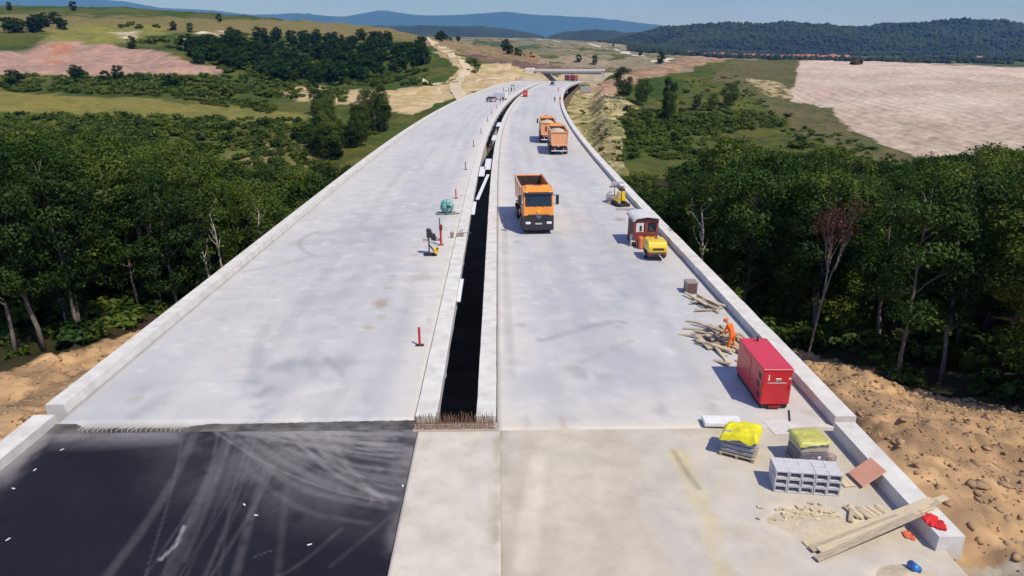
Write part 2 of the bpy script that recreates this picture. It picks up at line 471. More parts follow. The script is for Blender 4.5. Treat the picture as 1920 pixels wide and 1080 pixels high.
# corridor under and beyond the viaducts
zc = np.interp(SS, [-80, 21.5, 23.2, 25, 30, 50, 100, 200, 280, 345, 366, 373, 377, 445, 560], [-0.42, -0.42, -0.6, -1.9, -4.2, -9, -14, -14, -10, -6, -3.5, -2, -0.28, -2.9, -2.9])
rr = np.interp(SS, [-80, 23, 30, 60, 100, 560], [1.6, 1.6, 2.5, 8, 14, 14])
mid, halfw = -2.3, 16.6
wcor = 1 - sstep(0, 1, (np.abs(OO - mid) - halfw - 9 * sstep(165, 230, SS) * sstep(378, 368, SS) * (OO > mid)) / (rr * (1 - .5 * sstep(165, 230, SS))))
wcor = np.where(SS > 445, wcor * sstep(480, 445, SS), wcor)
Z = Z * (1 - wcor) + np.minimum(Z + 40 * (SS > 375), zc) * wcor
ZG = Z.reshape(XX.shape)
def ground_z(x, y):
    x = np.clip(np.asarray(x, float), GX[0], GX[-1] - 1e-3); y = np.clip(np.asarray(y, float), GY[0], GY[-1] - 1e-3)
    i = np.clip(np.searchsorted(GX, x, 'right') - 1, 0, len(GX) - 2); j = np.clip(np.searchsorted(GY, y, 'right') - 1, 0, len(GY) - 2)
    tx = (x - GX[i]) / (GX[i + 1] - GX[i]); ty = (y - GY[j]) / (GY[j + 1] - GY[j])
    return (ZG[j, i] * (1 - tx) + ZG[j, i + 1] * tx) * (1 - ty) + (ZG[j + 1, i] * (1 - tx) + ZG[j + 1, i + 1] * tx) * ty
_T = 18.0 * 1.012 ** np.arange(560)
def hit(u, v, lift=0.0):
    """where the line of sight through a photo pixel meets the ground"""
    d = ray(u, v); P = np.array([0, 0, CAMH])[None] + d[None] * _T[:, None]
    g = ground_z(P[:, 0], P[:, 1]) + lift
    b = np.nonzero(P[:, 2] < g)[0]
    if len(b) == 0 or b[0] == 0: return None
    k = b[0]; a0 = P[k - 1, 2] - g[k - 1]; a1 = g[k] - P[k, 2]
    p = P[k - 1] + (P[k] - P[k - 1]) * a0 / (a0 + a1 + 1e-9)
    return float(p[0]), float(p[1]), float(ground_z(p[0], p[1]))

# land cover: base colours of soil, grass and fields
U, Vp = project(fx, fy, Z)
U = np.nan_to_num(U, nan=-9999); Vp = np.nan_to_num(Vp, nan=9999)
jit = np.clip(9 - far * 0.004, 3, 9)
Un = U + (fbm(fx * 0.06, fy * 0.06, 4, 31) - 0.5) * 40 * np.clip(60 / np.maximum(far, 60) * 3, 0.3, 1.0)
Vn = Vp + (fbm(fx * 0.06, fy * 0.06, 4, 37) - 0.5) * 2.2 * jit
A = np.zeros((len(fx), 3))
n1 = fbm(fx * 0.03, fy * 0.03, 5, 41); n2 = fbm(fx * 0.25, fy * 0.25, 4, 43)
g1, g2, g3 = np.array([0.046, 0.078, 0.014]), np.array([0.098, 0.100, 0.024]), np.array([0.024, 0.046, 0.009])
t1 = sstep(0.35, 0.7, n1)[:, None]; t2 = sstep(0.45, 0.75, n2)[:, None]
A[:] = g1 * (1 - t1) + g2 * t1
A[:] = A * (1 - 0.6 * t2) + g3 * 0.6 * t2
def paint(poly, c, c2=None, amt=1.0, sc=0.15, seed=50, world=None):
    m = inpoly(Un, Vn, poly) if world is None else world
    if not m.any(): return
    col = np.array(c)[None].repeat(m.sum(), 0)
    if c2 is not None:
        w = sstep(0.38, 0.64, fbm(fx[m] * sc, fy[m] * sc, 5, seed))[:, None]
        col = col * (1 - w) + np.array(c2) * w
    A[m] = A[m] * (1 - amt) + col * amt
OLIVE, DRY, TAN, PINK, PALE = (0.20, 0.17, 0.045), (0.19, 0.15, 0.065), (0.50, 0.39, 0.235), (0.40, 0.25, 0.195), (0.54, 0.44, 0.365)
paint([(-500, 15), (620, 40), (830, 60), (800, 78), (560, 70), (300, 56), (200, 56), (-500, 70)], DRY, (0.15, 0.14, 0.05))
paint([(120, 46), (290, 48), (320, 60), (240, 78), (160, 82), (60, 84)], (0.21, 0.20, 0.05), (0.15, 0.16, 0.045))
paint([(-500, 170), (0, 172), (300, 186), (640, 222), (600, 236), (300, 219), (0, 212), (-500, 215)], OLIVE, (0.15, 0.15, 0.04))
paint([(440, 268), (600, 255), (640, 290), (560, 318), (420, 300)], (0.24, 0.17, 0.085), (0.12, 0.13, 0.035))
paint([(-500, 95), (68, 94), (75, 82), (120, 78), (200, 80), (245, 92), (300, 96), (365, 120), (440, 128), (400, 141), (-500, 141)], PINK, (0.30, 0.20, 0.165))
paint([(80, 84), (130, 80), (140, 110), (90, 128)], (0.38, 0.18, 0.11), PINK)
for q in ([(218, 59), (258, 60), (250, 72), (236, 73)], [(338, 66), (356, 64), (352, 76), (336, 76)], [(370, 60), (440, 62), (438, 66), (370, 64)]):
    paint(q, (0.62, 0.54, 0.42), (0.40, 0.33, 0.2))
valley = ((fy > 640) & (U > 850) & (U < 1420)) | ((fy > 440) & (U > 990) & (U < 1300))
paint(None, (0.27, 0.22, 0.15), (0.16, 0.155, 0.085), sc=0.008, seed=61, world=valley & (n1 < 0.62))
paint([(890, 76), (940, 78), (950, 88), (880, 86)], (0.06, 0.085, 0.03))
paint([(965, 88), (1010, 82), (1010, 90), (970, 93)], (0.06, 0.085, 0.03))
paint([(960, 60), (1020, 62), (1030, 72), (970, 70)], (0.52, 0.32, 0.25), (0.44, 0.3, 0.22))
paint([(800, 70), (960, 92), (1010, 106), (1005, 120), (870, 100), (790, 84)], (0.27, 0.185, 0.105), (0.19, 0.14, 0.07))
paint([(870, 98), (1000, 118), (1140, 131), (1140, 140), (1000, 133), (930, 117), (870, 106)], (0.135, 0.085, 0.068), (0.175, 0.115, 0.09))
paint([(500, 166), (560, 163), (720, 170), (830, 158), (890, 140), (900, 122), (930, 116), (1005, 133), (1005, 160), (900, 168), (770, 218), (690, 200), (560, 190)], TAN, (0.40, 0.31, 0.15))
paint([(810, 90), (830, 86), (880, 118), (900, 140), (840, 150), (860, 128)], (0.36, 0.26, 0.14), TAN)
paint([(1050, 178), (1105, 165), (1140, 172), (1210, 205), (1165, 218), (1175, 335), (1135, 325), (1090, 262)], (0.46, 0.37, 0.20), (0.17, 0.17, 0.06), sc=0.3)
paint([(1100, 160), (1180, 150), (1160, 176), (1110, 172)], (0.40, 0.25, 0.17), (0.34, 0.23, 0.15))
paint([(1120, 155), (1300, 104), (1380, 106), (1290, 128), (1190, 158)], (0.25, 0.155, 0.10), (0.36, 0.25, 0.16))
paint([(1370, 113), (1505, 115), (1480, 192), (1560, 200), (1570, 232), (1720, 305), (1640, 306), (1500, 250), (1420, 185), (1330, 150)], (0.125, 0.105, 0.05), (0.085, 0.095, 0.032))
paint([(1395, 146), (1450, 150), (1500, 180), (1440, 178)], (0.42, 0.34, 0.19), (0.13, 0.11, 0.05), sc=0.4)
paint([(1500, 112), (1620, 112), (1920, 128), (3000, 140), (3000, 310), (1850, 292), (1710, 296), (1650, 264), (1575, 232), (1565, 204), (1482, 192)], PALE, (0.47, 0.36, 0.30), sc=0.05)
paint([(1680, 225), (1790, 235), (1800, 285), (1700, 275)], (0.22, 0.20, 0.10), (0.46, 0.38, 0.27), sc=0.3)
paint([(1560, 200), (1920, 240), (3000, 260), (3000, 310), (1850, 292), (1710, 296), (1640, 262), (1570, 232)], (0.40, 0.30, 0.24), (0.50, 0.40, 0.31), amt=0.75, sc=0.25)
# field drag lines
fl = inpoly(U, Vp, [(1540, 140), (1920, 150), (3000, 160), (3000, 250), (1920, 235), (1560, 196)])
A[fl] *= (1 - 0.10 * sstep(0.0, 0.9, np.sin(fx[fl] * 2 * math.pi / 5.2 + 5 * fbm(fx[fl] * 0.02, fy[fl] * 0.02, 3, 18))))[:, None]
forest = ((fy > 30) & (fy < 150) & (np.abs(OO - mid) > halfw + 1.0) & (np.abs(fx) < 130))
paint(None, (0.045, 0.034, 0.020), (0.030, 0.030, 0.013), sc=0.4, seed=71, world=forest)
EARTH, EARTH2 = (0.49, 0.315, 0.165), (0.31, 0.20, 0.115)
edge_l = np.interp(fx, [-60, -33, -29.2, -28, -26.7, -24, -18], [27, 32, 35.5, 39.5, 44, 47, 54]) + (n2 - 0.5) * 3
edge_r = np.interp(fx, [14, 17, 19.7, 21.5, 22.8, 26, 30, 40, 70], [45, 43.5, 42, 39.5, 35, 31, 28, 22, 14]) + (n2 - 0.5) * 3
paint(None, EARTH, EARTH2, sc=0.5, seed=73, world=(fx < -10) & (fy < edge_l))
paint(None, EARTH, EARTH2, sc=0.5, seed=77, world=(fx > 8) & (fy < edge_r))
em = ((fx < -10) & (fy < edge_l)) | ((fx > 8) & (fy < edge_r))
A[em] *= (0.55 + 0.9 * fbm(fx[em] * 1.3, fy[em] * 1.3, 4, 74, 0.65))[:, None]
hr_ = (OO > 13.8) & (OO < 22) & (SS < 16.8 - (OO - 14) * .5 + (n2 - .5) * 2)
paint(None, (0.44, 0.40, 0.34), (0.36, 0.32, 0.26), sc=0.8, seed=78, world=hr_)
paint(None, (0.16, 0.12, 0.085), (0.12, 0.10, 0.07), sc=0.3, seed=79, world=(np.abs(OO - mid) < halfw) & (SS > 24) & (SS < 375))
paint(None, (0.44, 0.36, 0.25), (0.36, 0.29, 0.19), sc=0.1, seed=81, world=(np.abs(OO - mid) < halfw + 8) & (SS >= 375) & (SS < 475))
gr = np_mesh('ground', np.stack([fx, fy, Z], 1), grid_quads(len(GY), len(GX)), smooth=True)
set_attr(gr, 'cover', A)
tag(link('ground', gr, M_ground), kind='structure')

# dirt tracks laid over the ground
M_track = pm('pale_dirt_track', (0.60, 0.49, 0.34), (0.50, 0.40, 0.26), 0.4, 0.97, 0.2, 4)
def ribbon(name, px, widths, mat, lift=0.05, kind='structure', parent=None, relh=0.0):
    P = [hit(u, v) for u, v in px]
    P = [p for p in P if p]
    pts = []
    for a, b in zip(P[:-1], P[1:]):
        for t in np.linspace(0, 1, 7)[:-1]:
            pts.append((a[0] + (b[0] - a[0]) * t, a[1] + (b[1] - a[1]) * t))
    pts.append(P[-1][:2]); pts = np.array(pts)
    for _ in range(6): pts[1:-1] = (pts[:-2] + 2 * pts[1:-1] + pts[2:]) / 4
    tg = np.gradient(pts, axis=0); tg /= np.linalg.norm(tg, axis=1)[:, None] + 1e-9
    nn = np.stack([tg[:, 1], -tg[:, 0]], 1)
    wd = np.interp(np.linspace(0, 1, len(pts)), np.linspace(0, 1, len(widths)), widths)
    V = []
    ks = (-1, -0.5, 0, 0.5, 1)
    cz = ground_z(pts[:, 0], pts[:, 1])
    for i in range(len(pts)):
        w = wd[i] * (1 + 0.25 * (vnoise(np.array([i * 0.7]), np.array([3.0]))[0] - 0.5))
        for k in ks:
            q = pts[i] + nn[i] * k * w / 2
            gz = float(ground_z(q[0], q[1]))
            V.append((q[0], q[1], max(gz, float(cz[i]) - 0.5) + lift - 0.04 * abs(k)))
    me = np_mesh(name, V, grid_quads(len(pts), 5), smooth=True)
    o = link(name, me, mat)
    return tag(o, kind=kind)
ribbon('dirt_track', [(868, 188), (856, 172), (852, 158), (868, 142), (880, 132), (868, 118), (848, 105), (830, 90), (815, 80), (795, 70)], [5, 5, 5.5, 6, 5, 6, 7, 9], M_track, 0.25)
ribbon('dirt_track', [(735, 140), (790, 147), (850, 155)], [3, 4], M_track, 0.25)
ribbon('dirt_track', [(860, 156), (900, 148), (960, 140)], [4, 3], M_track, 0.2)
M_farroad = pm('pale_road_base', (0.60, 0.54, 0.46), (0.54, 0.48, 0.40), 0.02, 0.95)
ribbon('road', [(1246, 118), (1225, 110), (1200, 104), (1165, 97), (1130, 90), (1105, 82)], [18, 16, 18, 16, 16], M_farroad, 0.6)
ribbon('road', [(982, 70), (1010, 73), (1050, 80)], [26, 24, 14], M_farroad, 0.8)

# ------------------------------------------------------------------ road surfaces and the two viaducts
def strip_grid(s0, s1, ds, o0, o1, do):
    ns, no = int(round((s1 - s0) / ds)) + 1, int(round((o1 - o0) / do)) + 1
    s, o = np.meshgrid(np.linspace(s0, s1, ns), np.linspace(o0, o1, no), indexing='ij')
    return s.ravel(), o.ravel(), ns, no
def seg_dist(s, o, pts):
    d = np.full(s.shape, 1e9)
    for (a0, b0), (a1, b1) in zip(pts[:-1], pts[1:]):
        vx, vy = a1 - a0, b1 - b0; L2 = vx * vx + vy * vy + 1e-9
        t = np.clip(((s - a0) * vx + (o - b0) * vy) / L2, 0, 1)
        d = np.minimum(d, np.hypot(s - a0 - vx * t, o - b0 - vy * t))
    return d
def px_so(px, z=0.0):
    r = []
    for u, v in px:
        x, y, _ = at_z(u, v, z); s, o = so_of(np.array([x]), np.array([y])); r.append((float(s[0]), float(o[0])))
    return r
def smooth_px(px):
    if len(px) < 3: return px
    p = np.array(px, float)
    for _ in range(3):
        q = [p[0]]
        for a, b in zip(p[:-1], p[1:]): q += [a * .75 + b * .25, a * .25 + b * .75]
        p = np.array(q + [p[-1]])
    return [tuple(c) for c in p]
def mark(C, s, o, px, w, col, amt, nsc=1.5, seed=90):
    px = smooth_px(px)
    d = seg_dist(s, o, px_so(px))
    k = sstep(w, w * 0.25, d) * amt * np.clip(0.25 + 1.3 * fbm(s * nsc, o * nsc, 3, seed), 0, 1)
    C[:] = C * (1 - k[:, None]) + np.array(col) * k[:, None]
def blot(C, s, o, u, v, rs, ro, col, amt, seed=91):
    (s0, o0), = px_so([(u, v)])
    d = np.hypot((s - s0) / rs, (o - o0) / ro) + (fbm(s * 0.9, o * 1.3, 4, seed) - 0.5) * 1.3
    k = sstep(1.0, 0.2, d) * amt
    C[:] = C * (1 - k[:, None]) + np.array(col) * k[:, None]

GREY, BLUEG, CREAM = np.array([0.540, 0.522, 0.500]), np.array([0.40, 0.41, 0.44]), np.array([0.62, 0.585, 0.53])
def conc_cover(s, o, o_in, bias=0.0, seed=0):
    C = np.repeat(GREY[None], len(s), 0)
    w = sstep(0.40, 0.72, fbm(s * 0.04, o * 0.25, 5, 100 + seed) + bias)[:, None]
    C = C * (1 - 0.55 * w) + BLUEG * 0.55 * w
    w = sstep(0.48, 0.75, fbm(s * 0.35, o * 0.5, 5, 105 + seed))[:, None]
    C = C * (1 - 0.16 * w) + BLUEG * 0.16 * w
    # bands along the traffic direction
    w = (sstep(0.5, 0.8, fbm(s * 0.012, o * 1.1, 3, 111 + seed)) * 0.35)[:, None]
    C = C * (1 - w) + np.array([0.50, 0.50, 0.515]) * w
    w = sstep(2.2, 0.2, np.abs(o - o_in))[:, None] * 0.8
    C = C * (1 - w) + CREAM * w
    # wheel paths and pour lines
    for k, oc_ in enumerate((o_in + (3.2 if o_in < -1 and o_in > -1.5 or o_in > -1 else -3.2), o_in + (7.6 if o_in > -1 else -7.6))):
        for g in (-1.0, 1.0):
            w = (sstep(.75, .1, np.abs(o - oc_ - g - .5 * np.sin(s * .03 + k))) * .30 * sstep(.3, .65, fbm(s * .09, o * .8, 3, 190 + k + seed)))[:, None]
            C = C * (1 - w) + np.array([0.34, 0.345, 0.36]) * w
    w = (sstep(.30, .0, np.abs((s + .15 * np.sin(o)) % 11.2 - 5.6)) * .16)[:, None]
    C = C * (1 - w) + np.array([0.36, 0.36, 0.36]) * w
    w = (sstep(0.52, 0.72, fbm(s * 0.9, o * 0.12, 4, 195 + seed)) * 0.16)[:, None]
    C = C * (1 - w) + np.array([0.40, 0.40, 0.42]) * w
    # fine dark grime and pale dust
    w = (sstep(0.62, 0.78, fbm(s * 1.3, o * 2.2, 4, 120 + seed)) * 0.22)[:, None]
    C = C * (1 - w) + np.array([0.36, 0.36, 0.37]) * w
    w = (sstep(0.66, 0.8, fbm(s * 2.5, o * 1.2, 3, 130 + seed)) * 0.3)[:, None]
    return C * (1 - w) + np.array([0.72, 0.70, 0.66]) * w

def slab_mesh(name, s, o, ns, no, z, C, mat, parent=None, thick=0.35):
    X, Y, Zr = BR(s, o, z)
    V = np.stack([X, Y, Zr], 1)
    q = grid_quads(ns, no)
    idx = np.arange(ns * no).reshape(ns, no)
    rim = np.concatenate([idx[0, :], idx[1:, -1], idx[-1, -2::-1], idx[-2:0:-1, 0]])
    Vb = V[rim].copy(); Vb[:, 2] -= thick
    b0 = len(V); k = len(rim); i = np.arange(k); j = (i + 1) % k
    side = np.stack([rim[i], b0 + i, b0 + j, rim[j]], 1)
    q = np.concatenate([q[:, ::-1], side[:, ::-1]])
    me = np_mesh(name, np.concatenate([V, Vb]), q)
    set_attr(me, 'cover', np.concatenate([C, C[rim] * 0.9]))
    return link(name, me, mat, parent)

def sweep(name, s0, s1, ds, prof, mat, parent=None, wob=0.0, seed=0, z_of=None):
    """closed profile (off, z) carried along the road"""
    ss = np.linspace(s0, s1, max(2, int(round((s1 - s0) / ds)) + 1)); n = len(prof); V = []
    for k, a in enumerate(ss):
        for j, (oo, zz) in enumerate(prof):
            w = wob * (vnoise(np.array([a * 0.8 + 7 * j]), np.array([seed * 3.3]))[0] - 0.5)
            x, y, z = BR(a, oo + w, zz + w * 0.6 * (zz > 0.05)); V.append((float(x), float(y), float(z)))
    F = []
    for k in range(len(ss) - 1):
        for j in range(n):
            F.append((k * n + j, k * n + (j + 1) % n, (k + 1) * n + (j + 1) % n, (k + 1) * n + j))
    m = MB(); m.add(V, F + [tuple(range(n)), tuple((len(ss) - 1) * n + j for j in range(n))])
    return m.build(name, mat, parent)

S0 = 24.42
LEFT_O, LEFT_I, RIGHT_I, RIGHT_O = -17.75, -3.42, -0.10, 13.25
def viaduct(label, o0, o1, s0, is_left):
    T = empty('viaduct', tuple(float(c) for c in BR(s0, (o0 + o1) / 2, 0)), 0, label, 'viaduct', 'parallel motorway viaducts')
    inv = Matrix.Translation(-Vector(T.location))
    made = []
    s, o, ns, no = strip_grid(s0, S_END, 0.30 if True else 1, o0, o1, 0.24)
    C = conc_cover(s, o, o1 if is_left else o0, 0.0 if is_left else 0.06, 0 if is_left else 40)
    D = (0.20, 0.20, 0.21)
    if is_left:
        for px, w, a in [([(455, 510), (530, 495), (585, 480)], 0.25, .5), ([(600, 433), (565, 445), (560, 465), (590, 482), (640, 480)], 0.3, .55),
                         ([(600, 440), (680, 430), (760, 424)], 1.6, .35), ([(560, 455), (690, 450), (720, 440)], 1.5, .35), ([(480, 720), (478, 660), (500, 610)], 0.5, .4),
                         ([(520, 690), (580, 680), (640, 682)], 0.9, .6), ([(540, 675), (545, 700)], 0.3, .5), ([(575, 672), (590, 705)], 0.3, .5), ([(610, 670), (640, 700)], 0.3, .5),
                         ([(470, 740), (520, 735)], 0.6, .4), ([(740, 345), (780, 338)], 0.4, .4), ([(640, 420), (790, 395), (830, 385)], 0.4, .3),
                         ([(560, 560), (640, 555)], 1.4, .25), ([(610, 505), (650, 500)], .8, .3)]:
            mark(C, s, o, px, w, D, a * .72, 2.2)
        blot(C, s, o, 492, 737, 0.6, 0.4, (0.24, 0.24, 0.25), 0.55)
        for u, v, rs, ro, a in [(717, 568, 1.0, .55, .55), (727, 540, .5, .5, .4), (692, 614, .4, .45, .5), (735, 518, .3, .22, .7), (790, 522, 1.2, 1.6, .25), (715, 595, .6, .35, .3)]:
            blot(C, s, o, u, v, rs, ro, (0.34, 0.28, 0.21), min(.9, a * 1.5))
        for u, v, rs, ro, a in [(620, 560, 9, 3, .35), (700, 470, 9, 3, .3), (560, 690, 3, 3.2, .4), (680, 420, 10, 3.2, .4), (770, 300, 18, 3, .3)]:
            blot(C, s, o, u, v, rs, ro, (0.37, 0.38, 0.41), a * 1.2, 92)
        d = sstep(0.9, 0.0, np.abs(o - o0))[:, None] * 0.35 * sstep(0.35, 0.6, fbm(s * 0.5, o * 3, 3, 140))[:, None]
        C = C * (1 - d) + np.array([0.38, 0.37, 0.36]) * d
    else:
        for u, v, rs, ro, a in [(1100, 600, 12, 3.4, .5), (1000, 720, 4, 2.2, .3), (1180, 520, 10, 3, .45), (1050, 480, 12, 2, .35), (1230, 690, 4, 3, .3), (1060, 300, 30, 3, .3)]:
            blot(C, s, o, u, v, rs, ro, (0.36, 0.375, 0.41), a * 1.15, 93)
        for u, v, rs, ro, a in [(1162, 411, 1.3, .55, .75), (1160, 612, .5, .6, .4), (1195, 490, .3, .5, .3), (1070, 690, .4, .4, .3)]:
            blot(C, s, o, u, v, rs, ro, (0.33, 0.31, 0.28), a, 94)
        for px, w, a in [([(1010, 640), (1150, 600), (1170, 605)], 0.35, .4), ([(1090, 680), (1180, 640)], .3, .3), ([(960, 700), (945, 500), (948, 400)], .35, .3)]:
            mark(C, s, o, px, w, D, a)
        mark(C, s, o, [(935, 800), (1250, 805), (1330, 800)], 0.8, (0.62, 0.56, 0.46), .9)
        d = sstep(3.0, 0.0, np.abs(o - o1))[:, None] * 0.45
        C = C * (1 - d) + np.array([0.60, 0.56, 0.50]) * d
        d = sstep(4.5, 0.0, s - s0)[:, None] * 0.35
        C = C * (1 - d) + np.array([0.60, 0.555, 0.48]) * d
    Rs = random.Random(31 if is_left else 32)
    for k in range(150):
        s1 = s0 + (S_END - s0) * Rs.random() ** 2.4; o1_ = Rs.uniform(o0 + .3, o1 - .3); rs1, ro1 = Rs.uniform(.15, .9), Rs.uniform(.12, .6)
        m_ = np.nonzero((np.abs(s - s1) < 2 * rs1) & (np.abs(o - o1_) < 2 * ro1))[0]
        if len(m_) == 0: continue
        d_ = np.hypot((s[m_] - s1) / rs1, (o[m_] - o1_) / ro1) + (fbm(s[m_] * 2, o[m_] * 2.5, 3, k) - .5) * 1.4
        kk = (sstep(1.0, .2, d_) * Rs.uniform(.12, .5))[:, None]
        cc = np.array(Rs.choice([(.28, .28, .29), (.36, .31, .25), (.66, .64, .60), (.32, .32, .34)]))
        C[m_] = C[m_] * (1 - kk) + cc * kk
    made.append(slab_mesh('deck', s, o, ns, no, 0.0, C, M_deck))
    # edge beams in lengths with open joints
    prof_o = ([(o0 - 0.82, -0.55), (o0 - 0.82, 0.42), (o0 - 0.06, 0.44), (o0 + 0.02, 0.06), (o0 + 0.005, -0.3)] if is_left else
              [(o1 - 0.005, -0.3), (o1 + 0.0, 0.47), (o1 + 0.85, 0.46), (o1 + 0.85, -0.55)])
    prof_i = ([(o1 + 0.02, -0.3), (o1 + 0.03, 0.17), (o1 + 0.80, 0.16), (o1 + 0.87, 0.12), (o1 + 0.87, -0.5)] if is_left else
              [(o0 - 0.83, -0.5), (o0 - 0.83, 0.15), (o0 - 0.05, 0.16), (o0 - 0.015, -0.3)])
    ss = s0; k = 0
    while ss < S_END - 1:
        e = min(ss + 11.2, S_END)
        made.append(sweep('edge_beam', (max(ss, 25.2) if is_left else ss) + 0.012, e - 0.012, 0.8, prof_o, M_kerb, None, 0.035, k))
        made.append(sweep('median_beam', max(ss, 24.40) + 0.012, e - 0.012, 0.8, prof_i, M_kerb, None, 0.03, k + 50))
        ss = e; k += 1
    # girders, cross heads and piers below
    oc = (o0 + o1) / 2
    for g in (-4.6, 0, 4.6):
        made.append(sweep('girder', s0 + 0.5, S_END - 0.3, 4, [(oc + g - 0.9, -0.36), (oc + g + 0.9, -0.36), (oc + g + 0.6, -2.0), (oc + g - 0.6, -2.0)], M_girder))
    eo, ei = (o0 - 0.8, o1 + 0.8)
    for q in np.arange(s0 + 6, S_END, 9.5):
        for sgn, e in ((-1, eo + 0.05), (1, ei - 0.05)):
            m = MB(); x, y, z = BR(q, e, 0); 
            b = BR(q, oc + sgn * 5.3, 0)
            p0, p1 = Vector((float(x), float(y), -0.75)), Vector((float(b[0]), float(b[1]), -1.4))
            m.bar(p0, p1, 0.5, 0.5); made.append(m.build('bracket', M_kerb))
    for q in np.arange(s0 + 36, S_END - 14, 38.0):
        x, y, _ = BR(q, oc, 0); rz = heading_rz(q)
        m = MB(); m.box((x, y, -2.55), (13.4, 2.0, 1.1), rz); made.append(m.build('cross_head', M_pier, bevel=0.05))
        for g in (-3.8, 3.8):
            gx, gy, _ = BR(q, oc + g, 0); gz = float(ground_z(gx, gy))
            m = MB(); m.tube([(gx, gy, gz - 1), (gx, gy, -3.1)], [0.95, 0.85], 16); made.append(m.build('pier', M_pier, smooth=False))
    # end wall
    x, y, _ = BR(S_END + 0.3, oc, 0)
    m = MB(); m.box((x, y, -2.7), (o1 - o0 + 2.0, 1.0, 4.6), heading_rz(S_END)); made.append(m.build('abutment', M_pier, bevel=0.05))
    x, y, _ = BR(s0 + 0.2, oc, 0)
    m = MB(); m.box((x, y, -2.6), (o1 - o0 + 1.5, 0.4, 4.4), heading_rz(s0)); made.append(m.build('abutment', M_pier))
    for ob in made:
        ob.data.transform(inv); ob.parent = T
    return T
viaduct('left viaduct with pale blotchy concrete deck and red marker posts', LEFT_O, LEFT_I, S0, True)
viaduct('right viaduct with grey concrete deck carrying the orange dump trucks', RIGHT_I, RIGHT_O, 23.55, False)

# carriageways beyond the viaducts
for o0, o1, nm in ((LEFT_O - 0.8, LEFT_I + 0.9, 'road'), (RIGHT_I - 0.9, RIGHT_O + 0.8, 'road')):
    s, o, ns, no = strip_grid(S_END + 0.02, 470, 1.0, o0, o1, 1.0)
    C = conc_cover(s, o, o1, 0.0, 77) * 0.92
    tag(slab_mesh(nm, s, o, ns, no, 0.0, C, M_deck, None, 0.3), kind='structure')

# fresh asphalt on the left approach
s, o, ns, no = strip_grid(-60, 8, 1.0, LEFT_O, -3.25, 0.5)
ASP, DUST = np.array([0.0125, 0.0118, 0.0190]), np.array([0.31, 0.29, 0.285])
tag(slab_mesh('asphalt', s, o, ns, no, -0.03, np.repeat(ASP[None], len(s), 0), M_asph, None, 0.25), kind='structure')
s, o, ns, no = strip_grid(8, 23.74, 0.075, LEFT_O, -3.25, 0.075)
C = np.repeat(ASP[None], len(s), 0)
C *= (0.85 + 0.5 * fbm(s * 0.25, o * 0.35, 4, 150))[:, None]
edge = sstep(1.5, 0.0, 23.74 - s) * sstep(0.30, 0.62, fbm(s * 0.8, o * 0.45, 4, 151)) * 0.62
edge = np.maximum(edge, sstep(1.2, 0.0, o - LEFT_O) * sstep(0.25, 0.6, fbm(s * 0.5, o * 1.2, 4, 152)) * 0.75)
edge = np.maximum(edge, sstep(0.5, 0.0, -3.25 - o) * sstep(0.35, 0.7, fbm(s * 0.7, o * 1.2, 4, 153)) * 0.5)
tri = sstep(9.5, 1.0, np.hypot((s - 24.0) * 1.25, (o + 4.2) * 0.85)) * (0.25 + 0.75 * sstep(0.42, 0.66, fbm(s * 0.55 + o * 0.35, o * 0.5 - s * 0.2, 5, 154)))
edge = np.maximum(edge, tri * 0.60)
C = C * (1 - edge[:, None]) + DUST * edge[:, None]
for px, w, a in [([(365, 812), (335, 880), (290, 960), (200, 1080)], .28, .26), ([(430, 812), (405, 880), (360, 970), (315, 1080)], .36, .30), ([(435, 815), (385, 960), (345, 1050)], .16, .22),
                 ([(505, 860), (480, 930), (440, 1080)], .24, .26), ([(540, 890), (530, 980), (520, 1080)], .2, .16),
                 ([(430, 808), (470, 850), (560, 920), (720, 950)], .24, .34), ([(450, 806), (520, 860), (640, 920), (745, 935)], .26, .42), ([(480, 806), (560, 850), (680, 890), (755, 900)], .28, .50),
                 ([(520, 806), (610, 840), (700, 860), (762, 868)], .24, .50), ([(560, 806), (650, 825), (765, 840)], .22, .48), ([(455, 870), (560, 960), (690, 980)], .2, .22),
                 ([(330, 1020), (345, 985)], .05, .95), ([(300, 1048), (330, 1020)], .06, .95), ([(470, 1045), (510, 1030)], .04, .35), ([(640, 990), (560, 1060), (520, 1080)], .12, .2), ([(740, 960), (620, 1060)], .12, .18)]:
    mark(C, s, o, px, w * (0.85 if a < .9 else 1.5), DUST * (1.0 if a < .9 else 1.5), a * (0.55 if a < .9 else .8), 2.2 if a < .9 else .4, 160 + len(px))
Rf = random.Random(3)
for k in range(34):
    u0 = Rf.uniform(395, 640); t = Rf.random(); v1 = 818 + 150 * t ** 1.3 - (u0 - 400) * .12
    px = [(u0, 806), (u0 + (760 - u0) * .3, 812 + (v1 - 812) * .5), (u0 + (760 - u0) * .62, 812 + (v1 - 812) * .86), (Rf.uniform(690, 762), v1)]
    mark(C, s, o, px, Rf.uniform(.06, .17), DUST * Rf.uniform(.8, 1.15), Rf.uniform(.16, .40), 3.0, 210 + k)
for k in range(9):
    u0 = Rf.uniform(330, 560); px = [(u0, 806), (u0 - Rf.uniform(10, 40), 900), (u0 - Rf.uniform(60, 150), 1080)]
    mark(C, s, o, px, Rf.uniform(.04, .10), DUST, Rf.uniform(.06, .14), 1.5, 250 + k)
tag(slab_mesh('asphalt', s, o, ns, no, -0.03, C, M_asph, None, 0.25), kind='structure')
